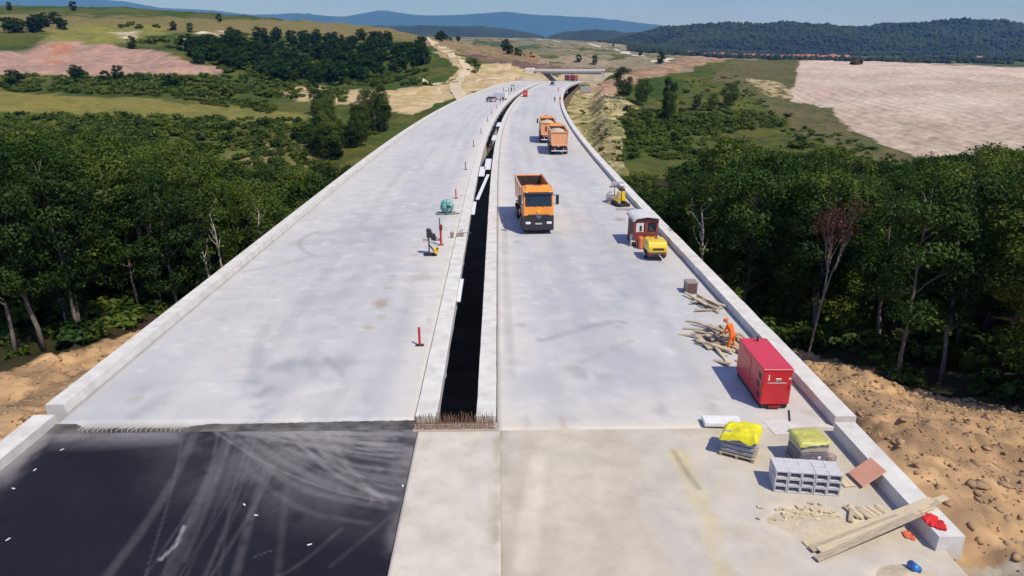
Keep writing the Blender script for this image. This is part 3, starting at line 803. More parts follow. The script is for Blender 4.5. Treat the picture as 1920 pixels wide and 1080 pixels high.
# concrete strip in the median and the dusty right approach
def slab_cover(s, o, strip):
    base = np.array([0.575, 0.53, 0.455]) if strip else np.array([0.50, 0.445, 0.36])
    C = np.repeat(base[None], len(s), 0)
    w = sstep(0.40, 0.66, fbm(s * 0.4, o * 0.4, 5, 170))[:, None]
    C = C * (1 - 0.45 * w) + np.array([0.59, 0.545, 0.465]) * 0.45 * w
    w = sstep(0.5, 0.72, fbm(s * 0.22 + 4, o * 0.5, 5, 175))[:, None]
    C = C * (1 - 0.5 * w) + np.array([0.50, 0.48, 0.45]) * 0.5 * w
    w = sstep(0.6, 0.75, fbm(s * 2.2, o * 2.2, 4, 179))[:, None]
    C = C * (1 - 0.25 * w) + np.array([0.40, 0.36, 0.29]) * 0.25 * w
    return C
s, o, ns, no = strip_grid(-60, 8, 1.0, -3.21, RIGHT_O, 0.5)
tag(slab_mesh('approach_slab', s, o, ns, no, -0.012, slab_cover(s, o, False), M_slab, None, 0.25), kind='structure')
s, o, ns, no = strip_grid(8, 23.55, 0.1, -3.21, 0.01, 0.1)
C = slab_cover(s, o, True)
w = (sstep(0.55, 0.0, -0.02 - o) * sstep(0.3, 0.55, fbm(s * 0.8, o * 1.5, 4, 181)) * 0.75)[:, None]
C = C * (1 - w) + np.array([0.36, 0.32, 0.24]) * w
tag(slab_mesh('median_slab', s, o, ns, no, 0.0, C, M_slab, None, 0.25), kind='structure')
s, o, ns, no = strip_grid(8, 23.62, 0.1, -0.03, RIGHT_O, 0.1)
C = slab_cover(s, o, False)
w = (sstep(0.6, 0.0, o) * sstep(0.3, 0.55, fbm(s * 0.8, o * 1.5, 4, 182)) * 0.7)[:, None]
C = C * (1 - w) + np.array([0.36, 0.32, 0.24]) * w
mark(C, s, o, [(1270, 850), (1310, 930), (1340, 1020), (1360, 1080)], 0.55, (0.55, 0.47, 0.27), .8, 0.6)
mark(C, s, o, [(1262, 845), (1290, 890), (1310, 915)], 0.16, (0.33, 0.28, 0.2), .8, 2)
mark(C, s, o, [(1010, 860), (1000, 930), (985, 1060)], 0.5, (0.66, 0.60, 0.50), .7, 0.8)
for u, v, rs, ro, a in [(1400, 960, 1.6, 2.5, .6), (1330, 1040, 1.5, 2, .4), (1560, 1050, 1.5, 3, .5), (1600, 940, 1.2, 2, .3), (1360, 880, 2, 1.6, .5)]:
    blot(C, s, o, u, v, rs, ro, (0.52, 0.49, 0.45), a, 183)
for u, v, rs, ro, a in [(1560, 985, 1.0, 2.2, .9), (1490, 965, .7, 1.0, .8), (1690, 1075, .6, 1.4, .8)]:
    blot(C, s, o, u, v, rs, ro, (0.68, 0.60, 0.47), a, 184)
tag(slab_mesh('approach_slab', s, o, ns, no, -0.008, C, M_slab, None, 0.25), kind='structure')
# open joint at the end of the left deck
M_joint = pm('dirty_joint_concrete', (0.045, 0.044, 0.045), (0.17, 0.16, 0.15), 0.9, 0.95, 0.5, 14)
ssj = np.linspace(LEFT_O, LEFT_I, 90); V = []
for oo in ssj:
    f = float(np.interp(oo, [-17.7, -16.9, -16.6, -12.6, -12.2, -11.6, -9.0, -6.5, -4, -3.4], [-0.03, -0.05, -0.24, -0.24, -0.16, -0.10, -0.09, -0.05, -0.03, -0.03])) + random.uniform(-.015, .015)
    for k, sv in enumerate((23.72, 23.80, 24.15, 24.47)):
        zz = f if k < 3 else f + 0.02
        V.append(tuple(float(c) for c in BR(sv, oo, zz if k else min(f, -0.28))))
tag(link('joint_recess', np_mesh('joint_recess', V, grid_quads(90, 4)[:, ::-1]), M_joint), kind='structure')
me = MB()
x, y, _ = BR(23.90, -1.75, 0)
joint_sill = MB().box((x, y, -0.16), (3.36, 0.66, 0.3), heading_rz(23)).build('joint_sill', pm('rough_joint_concrete', (0.50, 0.40, 0.33), (0.36, 0.28, 0.23), 7, 0.95, 0.6, 25), bevel=0.03)
tag(joint_sill, kind='structure')
# ------------------------------------------------------------------ vegetation prototypes
def leaf_cloud(R, centers, radii, n_per, size, flat=0.8):
    """leaf-sized quads spread through clumps; returns verts, quads, tint per vertex"""
    V, T = [], []
    cen = np.array([0, 0, np.mean([c[2] for c in centers])])
    for c, rc in zip(centers, radii):
        n = max(4, int(n_per * (rc / np.mean(radii)) ** 2))
        d = R.normal(size=(n, 3)); d /= np.linalg.norm(d, axis=1)[:, None]
        r = rc * R.uniform(0.35, 1.08, n) ** 0.6
        p = np.array(c) + d * r[:, None] * np.array([1, 1, flat])
        out = p - cen; out /= np.linalg.norm(out, axis=1)[:, None] + 1e-6
        nrm = d * 0.6 + out * 0.5 + np.array([0, 0, 0.45]) + R.normal(size=(n, 3)) * 0.55
        nrm /= np.linalg.norm(nrm, axis=1)[:, None]
        a = np.cross(nrm, R.normal(size=(n, 3))); a /= np.linalg.norm(a, axis=1)[:, None] + 1e-6
        b = np.cross(nrm, a)
        sz = size * R.uniform(0.6, 1.35, n)[:, None]
        q = np.stack([p - a * sz * .5, p + b * sz * .36 + nrm * sz * .1, p + a * sz * .5, p - b * sz * .36 + nrm * sz * .1], 1)
        V.append(q.reshape(-1, 3))
        t = np.clip(R.uniform(0.15, 0.85) + R.normal(size=n) * 0.14, 0, 1)
        T.append(np.repeat(t, 4))
    V = np.concatenate(V); T = np.concatenate(T)
    return V, np.arange(len(V)).reshape(-1, 4), T

def tree_proto(seed, H, bare, rad, nclump, nleaf, size, leaf, bark, lean=0.0, sparse=1.0, trunk_r=None):
    """meshes for a trunk with limbs and for its crown"""
    R = np.random.default_rng(seed)
    tr = trunk_r or H * 0.0098
    top = H * 0.86
    zs = np.linspace(0, top, 8)
    wx = np.cumsum(R.normal(size=8) * H * 0.006) + lean * zs; wy = np.cumsum(R.normal(size=8) * H * 0.006)
    wx -= wx[0]; wy -= wy[0]
    trunk = [(wx[i], wy[i], zs[i] - (0.4 if i == 0 else 0)) for i in range(8)]
    m = MB(); m.tube(trunk, [tr * (1.25 if i == 0 else 1) * (1 - 0.8 * i / 7) + 0.02 for i in range(8)], 8)
    cents, rads = [], []
    tries = 0
    while len(cents) < nclump and tries < 4000:
        tries += 1
        z = R.uniform(bare, H * 0.97)
        t = (z - bare) / (H - bare)
        prof = (0.55 + 0.75 * t) if t < 0.45 else (0.89 * math.sqrt(max(0.02, 1 - ((t - 0.45) / 0.58) ** 2)) + 0.06)
        a = R.uniform(0, 2 * math.pi); rr_ = rad * prof * R.uniform(0.25, 1.0) ** 0.5
        i = np.interp(z, zs, wx), np.interp(z, zs, wy)
        c = (i[0] + rr_ * math.cos(a), i[1] + rr_ * math.sin(a), z)
        rc = rad * R.uniform(0.24, 0.42)
        if all(np.linalg.norm(np.subtract(c, d)) > rad * 0.30 for d in cents):
            cents.append(c); rads.append(rc)
    for k, c in enumerate(cents):
        if k % 2 == 0 or sparse < 0.6:
            zb = max(bare * 0.75, c[2] - R.uniform(0.5, 1.0) * math.hypot(c[0], c[1]) - 0.4)
            zb = min(zb, top)
            b = (np.interp(zb, zs, wx), np.interp(zb, zs, wy), zb)
            mid_ = tuple((np.array(b) + np.array(c)) / 2 + R.normal(size=3) * 0.12 * rad * 0.5)
            r0 = tr * (1 - 0.8 * zb / top) * 0.55 + 0.012
            m.tube([b, mid_, c], [r0, r0 * 0.65, 0.012], 5, False)
    V, Q, T = leaf_cloud(R, cents, rads, nleaf * sparse, size)
    cm = np_mesh('crown', V, Q); set_attr(cm, 'tint', T); cm.materials.append(leaf)
    tm = m.mesh('trunk', smooth=True); tm.materials.append(bark)
    return tm, cm, H

PROTO = {'near': [], 'mid': [], 'far': [], 'edge': [], 'birch': []}
for k in range(5):
    PROTO['near'].append(tree_proto(200 + k, 12.5, 1.9 + 0.3 * k, 2.9 + 0.25 * k, 44, 360, 0.21, M_leaf_b if k in (0, 3) else M_leaf_a, M_bark))
for k in range(3):
    PROTO['edge'].append(tree_proto(230 + k, 13.0, 4.6, 2.4 + 0.2 * k, 30, 330, 0.20, M_leaf_a, M_bark, 0.05 * (k - 1), 0.75))
for k in range(4):
    PROTO['mid'].append(tree_proto(240 + k, 11.0, 1.6, 3.1 + 0.2 * k, 34, 170, 0.32, M_leaf_b if k in (1, 3) else M_leaf_a, M_bark))
for k in range(3):
    PROTO['far'].append(tree_proto(260 + k, 9.0, 0.9, 3.2, 26, 70, 0.6, M_leaf_a, M_bark))
PROTO['birch'].append(tree_proto(280, 11.0, 6.5, 1.5, 12, 60, 0.26, M_leaf_b, M_birch, 0.10, 0.5))
PROTO['birch'].append(tree_proto(281, 10.0, 5.5, 1.3, 10, 50, 0.26, M_leaf_b, M_birch, -0.16, 0.5))

def plant_tree(name, kind, x, y, h, label, group, z=None, k=None, rz=None, wide=1.0):
    P = PROTO[kind]; tm, cm, H = P[random.randrange(len(P)) if k is None else k]
    z = float(ground_z(x, y)) if z is None else z
    t = empty(name, (x, y, z), random.uniform(0, 6.28) if rz is None else rz, label, 'tree', group)
    sc = h / H; w = sc * wide * random.uniform(0.9, 1.15)
    t.scale = (w, w, sc)
    link('trunk', tm, None, t); link('crown', cm, None, t)
    return t

SH = []
for k in range(4):
    R = np.random.default_rng(300 + k)
    cs = [(R.uniform(-.75, .75), R.uniform(-.75, .75), R.uniform(0.35, 0.95)) for _ in range(9)]
    V, Q, T = leaf_cloud(R, cs, [R.uniform(.35, .55) for _ in cs], 46, 0.26)
    V[:, 2] = np.maximum(V[:, 2], 0.0)
    me = np_mesh('shrub', V, Q); set_attr(me, 'tint', T); me.materials.append(M_leaf_a if k == 2 else M_leaf_b); SH.append(me)
SHRUBS = []
def plant_shrub(x, y, r, label, group, sink=0.12):
    SHRUBS.append((x, y, r, label, group, sink))
def flush_shrubs(limit=285):
    """the shrubs that show largest become objects of their own, the rest one mass"""
    SHRUBS.sort(key=lambda q: (q[3].startswith('undergrowth') and not q[5] > .125, -q[2] / math.hypot(q[0], q[1])))
    R = np.random.default_rng(77)
    for x, y, r, label, group, sink in SHRUBS[:limit]:
        o = link('shrub', SH[random.randrange(4)])
        o.location = (x, y, float(ground_z(x, y)) - r * sink)
        o.rotation_euler = (0, 0, random.uniform(0, 6.28)); o.scale = (r * random.uniform(.9, 1.3), r * random.uniform(.9, 1.3), r * random.uniform(.75, 1.15))
        tag(o, label, 'shrub', group)
    lod = []
    for k in range(5):
        cs = [(R.uniform(-.75, .75), R.uniform(-.75, .75), R.uniform(0.3, 0.9)) for _ in range(8)]
        lod.append(leaf_cloud(R, cs, [R.uniform(.35, .55) for _ in cs], 22, 0.40))
    V, T, M = [], [], []
    for i, (x, y, r, _, _, sink) in enumerate(SHRUBS[limit:]):
        v, q, t = lod[i % 5]; a = R.uniform(0, 6.28); c, s = math.cos(a), math.sin(a)
        w = v * np.array([r * R.uniform(.9, 1.4), r * R.uniform(.9, 1.4), r * R.uniform(.6, 1.1)])
        w = np.stack([w[:, 0] * c - w[:, 1] * s + x, w[:, 0] * s + w[:, 1] * c + y, np.maximum(w[:, 2], 0) + float(ground_z(x, y)) - r * sink], 1)
        V.append(w); T.append(np.clip(t + R.uniform(-.3, .3), 0, 1)); M.append(np.full(len(q), int(R.random() < .85)))
    V = np.concatenate(V)
    me = np_mesh('scrub', V, np.arange(len(V)).reshape(-1, 4)); set_attr(me, 'tint', np.concatenate(T))
    me.materials.append(M_leaf_a); me.materials.append(M_leaf_b)
    me.polygons.foreach_set('material_index', np.concatenate(M).astype(np.int32))
    tag(link('scrub', me), 'low green scrub spread over the valley meadows and below the woods', 'scrub', kind='stuff')

# skyline of the two woods, as photo rows over photo columns, limits each tree's height
SKY_L = ([-400, 0, 120, 250, 380, 480, 560, 640, 700], [225, 232, 235, 262, 285, 300, 312, 300, 290])
SKY_R = ([1160, 1200, 1260, 1330, 1350, 1420, 1445, 1490, 1560, 1640, 1740, 1800, 1850, 1900, 2300], [322, 318, 318, 292, 258, 250, 290, 276, 268, 300, 292, 288, 268, 276, 270])
def wood(area, n, dmin, sky_, name, label, group, near_y, hrange):
    pts = []
    tries = 0
    R = random.Random(area[0] * 7 + 3)
    while len(pts) < n and tries < 30000:
        tries += 1
        x = R.uniform(area[0], area[1]); y = area[2] + (area[3] - area[2]) * R.random() ** 1.25
        s_, o_ = so_of(np.array([x]), np.array([y])); o_ = float(o_[0])
        if abs(o_ - mid) < halfw + 4.5: continue
        lim = np.interp(x, [-60, -33, -29.2, -28, -26.7, -24, -18], [28, 33, 36.5, 40.5, 45, 48.5, 55]) if x < 0 else np.interp(x, [14, 17, 19.7, 21.5, 22.8, 26, 30, 40, 70], [46.5, 45, 43.5, 41, 36.5, 32, 26.5, 19, 8])
        if y < lim + 1.5: continue
        dm = dmin * (1 + max(0, y - 60) * 0.004)
        if any((x - a) ** 2 + (y - b) ** 2 < dm * dm for a, b in pts): continue
        u, v = project(x, y, float(ground_z(x, y)) + 5)
        if u < -140 or (u > 2060 and y > 48): continue
        pts.append((x, y))
    for x, y in pts:
        gz = float(ground_z(x, y)); h = R.uniform(*hrange)
        u, vt = project(x, y, gz + h); vmin = np.interp(u, *sky_) + R.uniform(0, 1) ** 1.3 * (58 if x > 0 else 75)
        if vt < vmin:
            zt = at_y(float(u), float(vmin), y)[2]; h = zt - gz
        if h < 3.6: continue
        kind = 'near' if y < near_y else 'mid'
        front = y < 47 and kind == 'near'
        plant_tree(name, 'edge' if front and R.random() < .6 else kind, x, y, h, label, group, wide=(1.0 if h > 8 else 1.25) * R.uniform(.78, 1.25))
wood((-125, -20, 36, 165), 235, 4.3, SKY_L, 'broadleaf_tree', 'dark green broadleaf tree in the dense wood left of the viaducts', 'trees of the wood on the left', 75, (10.5, 14.0))
wood((16, 105, 12, 150), 215, 4.2, SKY_R, 'broadleaf_tree', 'dark green broadleaf tree in the dense wood right of the viaducts', 'trees of the wood on the right', 75, (11, 15.0))

# single trees that stand out at the edges of the woods
def base_px(u, v):
    p = hit(u, v); return p
for u, v, kind, k, h, lab in [
        (82, 655, 'edge', 0, 13, 'tall straight grey trunk at the earth bank, second from the left edge'),
        (125, 628, 'edge', 1, 6, 'short crooked pale trunk between two taller trunks at the left earth bank'),
        (152, 628, 'edge', 2, 12.5, 'slim brown trunk at the earth bank, right of the crooked pale trunk'),
        (30, 668, 'edge', 2, 12, 'leaning grey trunk at the far left edge beside the earth bank'),
        (262, 580, 'edge', 1, 10, 'thin twin-stemmed tree above the mound of earth on the left'),
        (1515, 634, 'edge', 1, 12.0, 'slender pale trunk standing on the sandy bank beyond the orange worker'),
        (1764, 714, 'edge', 0, 12.5, 'straight dark trunk at the shaded foot of the right wood')]:
    p = base_px(u, v)
    u_, vt = project(p[0], p[1], p[2] + h); vm = np.interp(u_, *(SKY_L if u < 960 else SKY_R)) + 10
    if vt < vm: h = at_y(float(u_), float(vm), p[1])[2] - p[2]
    plant_tree('broadleaf_tree', kind, p[0], p[1], h, lab, 'trees at the edge of the woods', k=k)
for (u, v, Y, k, rz, h, lab) in [(404, 505, 52, 1, 0.2, 11, 'leaning white birch trunk beside the left edge beam, nearer of the pair'), (428, 490, 54, 0, 3.3, 11, 'leaning white birch trunk beside the left edge beam, right of the pair'),
                      (470, 440, 60, 0, 0.5, 10.5, 'pale upright birch left of the leafy bright tree'), (486, 420, 64, 0, 3.0, 10.5, 'pale upright birch by the far part of the left edge beam'),
                      (1330, 520, 52, 0, 2.5, 12, 'thin pale birch trunk in the right wood beyond the rusty hut')]:
    x, y, _ = at_y(u, v, Y); gz = float(ground_z(x, y))
    plant_tree('birch_tree', 'birch', x, y, h, lab, 'pale birches among the woods', k=k, rz=rz)

# withered reddish tree and bare brushy stems
def bare_tree(name, x, y, h, label, leaf=None, seed=0, spread=0.22, bark=M_bark, lean=0.0):
    R = np.random.default_rng(seed); z = float(ground_z(x, y))
    t = empty(name, (x, y, z), 0, label, 'tree', None)
    m = MB(); tips = []
    def grow(p, d, L, r, lev):
        q = p + d * L
        m.tube([tuple(p), tuple((p + q) / 2 + R.normal(size=3) * L * 0.04), tuple(q)], [r, r * .8, r * .6], 5, False)
        if lev == 0: tips.append(q); return
        for _ in range(3 if lev > 1 else 4):
            e = d + R.normal(size=3) * spread; e[2] = abs(e[2]) + 0.3; e /= np.linalg.norm(e)
            grow(p + d * L * R.uniform(.6, 1), e, L * R.uniform(.5, .75), r * .55, lev - 1)
    d0 = np.array([lean, 0.02, 1.0]); d0 /= np.linalg.norm(d0)
    grow(np.array([0, 0, -0.4]), d0, h * 0.46, h * 0.008, 3)
    m.build('trunk', bark, t, smooth=True)
    if leaf:
        cs = [tuple(c) for c in tips]
        V, Q, T = leaf_cloud(R, cs, [h * 0.06] * len(cs), 46, 0.13)
        cm = np_mesh('crown', V, Q); set_attr(cm, 'tint', T); link('crown', cm, leaf, t)
    return t
x, y, _ = at_y(1530, 560, 39.5)
bare_tree('withered_tree', x, y, 12.0, 'withered reddish-brown tree with bare twigs in the right wood', M_leaf_d, 5, lean=0.10)
for u, v, Y, h, lab, sd_ in [(300, 560, 50, 10, 'brushy tree of bare grey stems in the left wood', 7), (520, 390, 66, 8, 'leafless brown brush beside the far left edge beam', 9), (1420, 400, 62, 11, 'bare pale branches poking out of the right wood', 12)]:
    x, y, _ = at_y(u, v, Y); bare_tree('bare_tree', x, y, h, lab, None, sd_)

# undergrowth along the wood edges
for i in range(46):
    if i % 2: x = random.uniform(-62, -20); y = float(np.interp(x, [-60, -33, -29.2, -28, -26.7, -24, -18], [28, 33.5, 37, 41, 45.5, 49, 56])) + random.uniform(0.5, 5)
    else: x = random.uniform(16.5, 60); y = float(np.interp(x, [14, 17, 19.7, 21.5, 22.8, 26, 30, 40, 70], [47, 45.5, 44, 41.5, 37, 33, 30, 26, 20])) + random.uniform(0.5, 5)
    s_, o_ = so_of(np.array([x]), np.array([y]))
    if abs(o_[0] - mid) < halfw + 2: continue
    plant_shrub(x, y, random.uniform(0.7, 1.5), 'undergrowth bush at the foot of the wood on the %s' % ('left' if i % 2 else 'right'), 'undergrowth on the %s' % ('left' if i % 2 else 'right'), .13)

# shrubs and trees of the valley, by area of the photograph
def scatter(poly, n, rmin, rmax, kind, label, group, seed):
    R = random.Random(seed); us = [p[0] for p in poly]; vs = [p[1] for p in poly]; done = 0; tries = 0
    while done < n and tries < n * 40:
        tries += 1
        u, v = R.uniform(min(us), max(us)), R.uniform(min(vs), max(vs))
        if not inpoly(np.array([u]), np.array([v]), poly)[0]: continue
        p = hit(u, v)
        if not p: continue
        s_, o_ = so_of(np.array([p[0]]), np.array([p[1]]))
        if abs(o_[0] - mid) < halfw + 4 and s_[0] < 430: continue
        r = R.uniform(rmin, rmax)
        if kind == 'shrub': plant_shrub(p[0], p[1], r, label, group)
        else: plant_tree('tree', kind, p[0], p[1], r, label, group, wide=1.35 if kind == 'far' else 1.0)
        done += 1
LAB = 'trees and shrubs of the left hillside'
scatter([(0, 142), (450, 142), (640, 175), (640, 185), (470, 182), (0, 170)], 95, 1.2, 2.6, 'shrub', 'green shrub in the belt below the pink excavation', 'shrub belt below the pink excavation', 1)
scatter([(0, 140), (330, 142), (330, 165), (0, 165)], 7, 5, 8, 'far', 'small tree rising from the shrub belt below the pink excavation', 'small trees in the shrub belt', 2)
scatter([(0, 222), (280, 226), (640, 225), (690, 215), (700, 250), (520, 262), (300, 262), (0, 240)], 110, 1.0, 2.4, 'shrub', 'green shrub between the olive meadow and the left wood', 'shrubs behind the left wood', 3)
scatter([(330, 185), (500, 186), (520, 212), (400, 195)], 24, 0.8, 1.8, 'shrub', 'low green shrub on the meadow left of the pale sand', 'low shrubs on the meadow', 4)
scatter([(590, 205), (715, 200), (730, 240), (640, 300), (590, 300)], 26, 5.5, 9.5, 'mid', 'round dark tree in the clump near the sandy patch left of the viaduct', 'clump of trees left of the viaduct', 5)
scatter([(370, 82), (480, 70), (700, 72), (800, 92), (800, 125), (640, 160), (480, 150), (400, 118)], 190, 6, 11, 'far', 'dark tree on the wooded knoll left of the dirt track', 'trees of the knoll left of the dirt track', 6)
scatter([(640, 128), (790, 132), (800, 160), (650, 160)], 40, 1.2, 2.6, 'shrub', 'green shrub at the foot of the wooded knoll', 'shrubs below the wooded knoll', 7)
scatter([(10, 50), (120, 42), (125, 62), (20, 70)], 9, 8, 13, 'far', 'dark tree in the clump above the left end of the pink excavation', 'clump above the pink excavation', 8)
scatter([(230, 46), (300, 48), (300, 54), (230, 52)], 7, 2, 3.6, 'shrub', 'dark hedge shrub on the dry hilltop', 'hedge on the dry hilltop', 9)
scatter([(250, 76), (470, 64), (600, 66), (560, 90), (420, 95), (300, 90)], 40, 1.5, 3.5, 'shrub', 'shrub dotted over the slope right of the pink excavation', 'shrubs right of the pink excavation', 10)
scatter([(350, 95), (440, 95), (440, 125), (370, 122)], 9, 7, 11, 'far', 'dark tree at the right end of the pink excavation', 'trees at the right end of the pink excavation', 12)
for u, v, h, lab in [(412, 42, 8, 'single round tree on the left skyline'), (138, 20, 9, 'lone dark tree on the far left skyline'), (18, 20, 8, 'lone tree at the left end of the skyline'), (325, 56, 7, 'small tree on the dry slope left of centre'), (357, 60, 7, 'bright small tree on the dry slope'), (248, 92, 8, 'small tree standing on the pale scar')]:
    p = hit(u, v)
    if p: plant_tree('tree', 'far', p[0], p[1], h, lab, 'lone trees on the left hill')
scatter([(810, 72), (870, 76), (870, 80), (815, 78)], 8, 5, 9, 'far', 'tree of the row on the ridge right of the dirt track', 'row of trees on the ridge', 13)
for u, v, h in [(950, 100, 11), (958, 102, 7), (968, 104, 6), (975, 105, 5)]:
    p = hit(u, v)
    if p: plant_tree('tree', 'far', p[0], p[1], h, 'dark tree beside the distant orange excavator', 'trees beside the distant excavator')
scatter([(865, 110), (895, 112), (900, 135), (880, 138)], 10, 1.2, 2.6, 'shrub', 'shrub on the bank between the dirt tracks', 'shrubs between the dirt tracks', 14)
for u, v, h, lab in [(1168, 186, 13, 'big dark tree on the rocky slope right of the far viaduct end'), (1203, 198, 11, 'dark tree right of the biggest tree on the rocky slope'), (1252, 215, 15, 'tall slim poplar in the meadow right of the viaducts'), (1255, 225, 10, 'lower tree joined to the tall slim poplar'), (1366, 205, 11, 'pointed tree in the meadow below the pale field'),
                     (1335, 208, 7, 'small tree left of the pointed tree in the meadow'), (1305, 206, 6, 'smallest tree of the row in the right meadow')]:
    p = hit(u, v)
    if p: plant_tree('tree', 'mid', p[0], p[1], h, lab, 'trees of the right meadow', wide=0.62 if 'slim' in lab else 1.0)
scatter([(1170, 215), (1300, 215), (1420, 210), (1470, 232), (1380, 248), (1180, 258)], 85, 0.9, 2.3, 'shrub', 'green shrub in the thicket of the right meadow', 'thicket in the right meadow', 15)
scatter([(1165, 255), (1300, 265), (1290, 290), (1180, 285)], 12, 1.4, 2.6, 'shrub', 'round shrub on the grass beside the sandy strip', 'round shrubs beside the sandy strip', 16)
scatter([(1480, 262), (1520, 260), (1520, 280), (1480, 282)], 4, 1.6, 2.4, 'shrub', 'round bush on the olive grass near the pale field', 'bushes near the pale field', 17)
scatter([(1060, 180), (1130, 175), (1190, 205), (1160, 320), (1130, 300)], 30, 0.4, 1.0, 'shrub', 'tuft of weeds on the sandy strip beside the right viaduct', 'weeds on the sandy strip', 18)
for i, (u, v, h) in enumerate([(1238, 120, 7), (1085, 116, 6), (1115, 121, 7), (1200, 105, 9), (1150, 88, 10)]):
    p = hit(u, v)
    if p: plant_tree('tree', 'far', p[0], p[1], h, 'small lone tree in the dry far valley', 'lone trees of the far valley')

SG = 'scrub of the valley'
for poly, n, r0, r1 in [([(0, 142), (470, 142), (650, 172), (650, 190), (470, 184), (0, 172)], 330, .9, 2.2),
                        ([(0, 214), (300, 220), (640, 226), (700, 214), (720, 250), (600, 275), (400, 290), (0, 262)], 420, .7, 1.9),
                        ([(0, 250), (300, 262), (420, 300), (600, 262), (640, 300), (560, 330), (0, 300)], 200, .7, 1.6),
                        ([(330, 184), (500, 186), (520, 214), (400, 198)], 80, .5, 1.3),
                        ([(640, 124), (800, 130), (810, 160), (640, 164)], 120, .9, 2.2),
                        ([(250, 74), (470, 62), (640, 66), (600, 100), (400, 100), (300, 92)], 120, 1.0, 2.6),
                        ([(380, 120), (640, 100), (640, 165), (450, 150)], 160, 1.2, 3.0),
                        ([(1170, 205), (1300, 205), (1480, 212), (1480, 236), (1380, 252), (1180, 262)], 260, .6, 1.8),
                        ([(1165, 255), (1420, 262), (1400, 300), (1180, 300)], 90, .5, 1.5),
                        ([(1200, 165), (1400, 140), (1440, 200), (1250, 205)], 110, .4, 1.2),
                        ([(1420, 210), (1600, 262), (1700, 305), (1480, 290)], 90, .4, 1.1)]:
    scatter(poly, n, r0, r1, 'shrub', 'green shrub among the scrub of the valley', SG, n)
for i in range(420):
    if i % 2: x = random.uniform(-90, -20); y = float(np.interp(x, [-60, -33, -29.2, -28, -26.7, -24, -18], [28, 33.5, 37, 41, 45.5, 49, 56])) + random.uniform(0.5, 22) ** 1.0
    else: x = random.uniform(16.5, 70); y = float(np.interp(x, [14, 17, 19.7, 21.5, 22.8, 26, 30, 40, 70], [47, 45.5, 44, 41.5, 37, 33, 30, 26, 20])) + random.uniform(0.8, 20)
    s_, o_ = so_of(np.array([x]), np.array([y]))
    if abs(o_[0] - mid) < halfw + 2.5: continue
    plant_shrub(x, y, random.uniform(0.6, 1.5), 'undergrowth bush at the foot of the wood on the %s' % ('left' if i % 2 else 'right'), 'undergrowth on the %s' % ('left' if i % 2 else 'right'))
flush_shrubs()
p = hit(1603, 640)
o = link('shrub', SH[1]); o.location = p; o.scale = (1.2, 1.2, 2.2); tag(o, 'bright green sapling at the dark foot of the right wood', 'shrub')

# loose earth and stones
def clods(name, n, fn, sizes, mat, seed, kind='stuff'):
    R = np.random.default_rng(seed)
    bm = bmesh.new(); bmesh.ops.create_icosphere(bm, subdivisions=1, radius=1)
    bv = np.array([v.co[:] for v in bm.verts]); bf = np.array([[v.index for v in f.verts] for f in bm.faces]); bm.free()
    V, F = [], []
    for i in range(n):
        x, y = fn(R); z = float(ground_z(x, y)); r = sizes[0] * (sizes[1] / sizes[0]) ** (R.random() ** 3.0)
        p = bv * (1 + R.normal(size=(len(bv), 1)) * 0.36) * np.array([r * R.uniform(.7, 1.6), r * R.uniform(.7, 1.6), r * R.uniform(.4, .8)])
        F.append(bf + i * len(bv)); V.append(p + np.array([x, y, z + r * 0.15]))
    o = link(name, np_mesh(name, np.concatenate(V), np.concatenate(F)), mat)
    return o
M_clod = pm('earth_clods', (0.45, 0.29, 0.155), (0.27, 0.175, 0.10), 1.5, 0.97, 0.5, 14)
M_stone = pm('pale_rubble', (0.46, 0.38, 0.23), (0.33, 0.27, 0.15), 0.7, 0.95, 0.4, 8)
def near_left(R):
    x = R.uniform(-34, -19.2); return x, R.uniform(18, float(np.interp(x, [-60, -33, -29.2, -28, -26.7, -24, -18], [27, 32, 36, 40, 44.5, 48, 55])))
def near_right(R):
    x = R.uniform(14.6, 34); return x, R.uniform(16, float(np.interp(x, [14, 17, 19.7, 21.5, 22.8, 26, 30, 40, 70], [46, 44.5, 43, 40.5, 36, 32, 29, 24, 16])))
tag(clods('earth_clods', 5000, near_left, (0.025, 0.15), M_clod, 1), 'loose clods of reddish earth on the bank left of the viaduct', 'earth', kind='stuff')
tag(clods('earth_clods', 8000, near_right, (0.025, 0.16), M_clod, 2), 'loose clods of tan earth on the bank right of the viaduct', 'earth', kind='stuff')
def px_area(poly):
    us = [p[0] for p in poly]; vs = [p[1] for p in poly]
    def f(R):
        for _ in range(60):
            u, v = R.uniform(min(us), max(us)), R.uniform(min(vs), max(vs))
            if inpoly(np.array([u]), np.array([v]), poly)[0]:
                p = hit(u, v)
                if p: return p[0], p[1]
        return 30.0, 300.0
    return f
tag(clods('rubble', 330, px_area([(1070, 178), (1130, 172), (1200, 203), (1150, 212), (1080, 205)]), (0.15, 0.85), M_stone, 3), 'pale rubble spread over the slope beside the far viaduct piers', 'rubble', kind='stuff')
tag(clods('rubble', 200, px_area([(1085, 235), (1150, 225), (1165, 300), (1140, 310)]), (0.12, 0.6), M_stone, 4), 'pale rubble on the sandy strip beside the right viaduct', 'rubble', kind='stuff')
tag(clods('rubble', 260, px_area([(505, 168), (600, 168), (700, 180), (560, 188)]), (0.25, 1.0), M_stone, 5), 'pale rubble on the sandy patch left of the viaduct', 'rubble', kind='stuff')
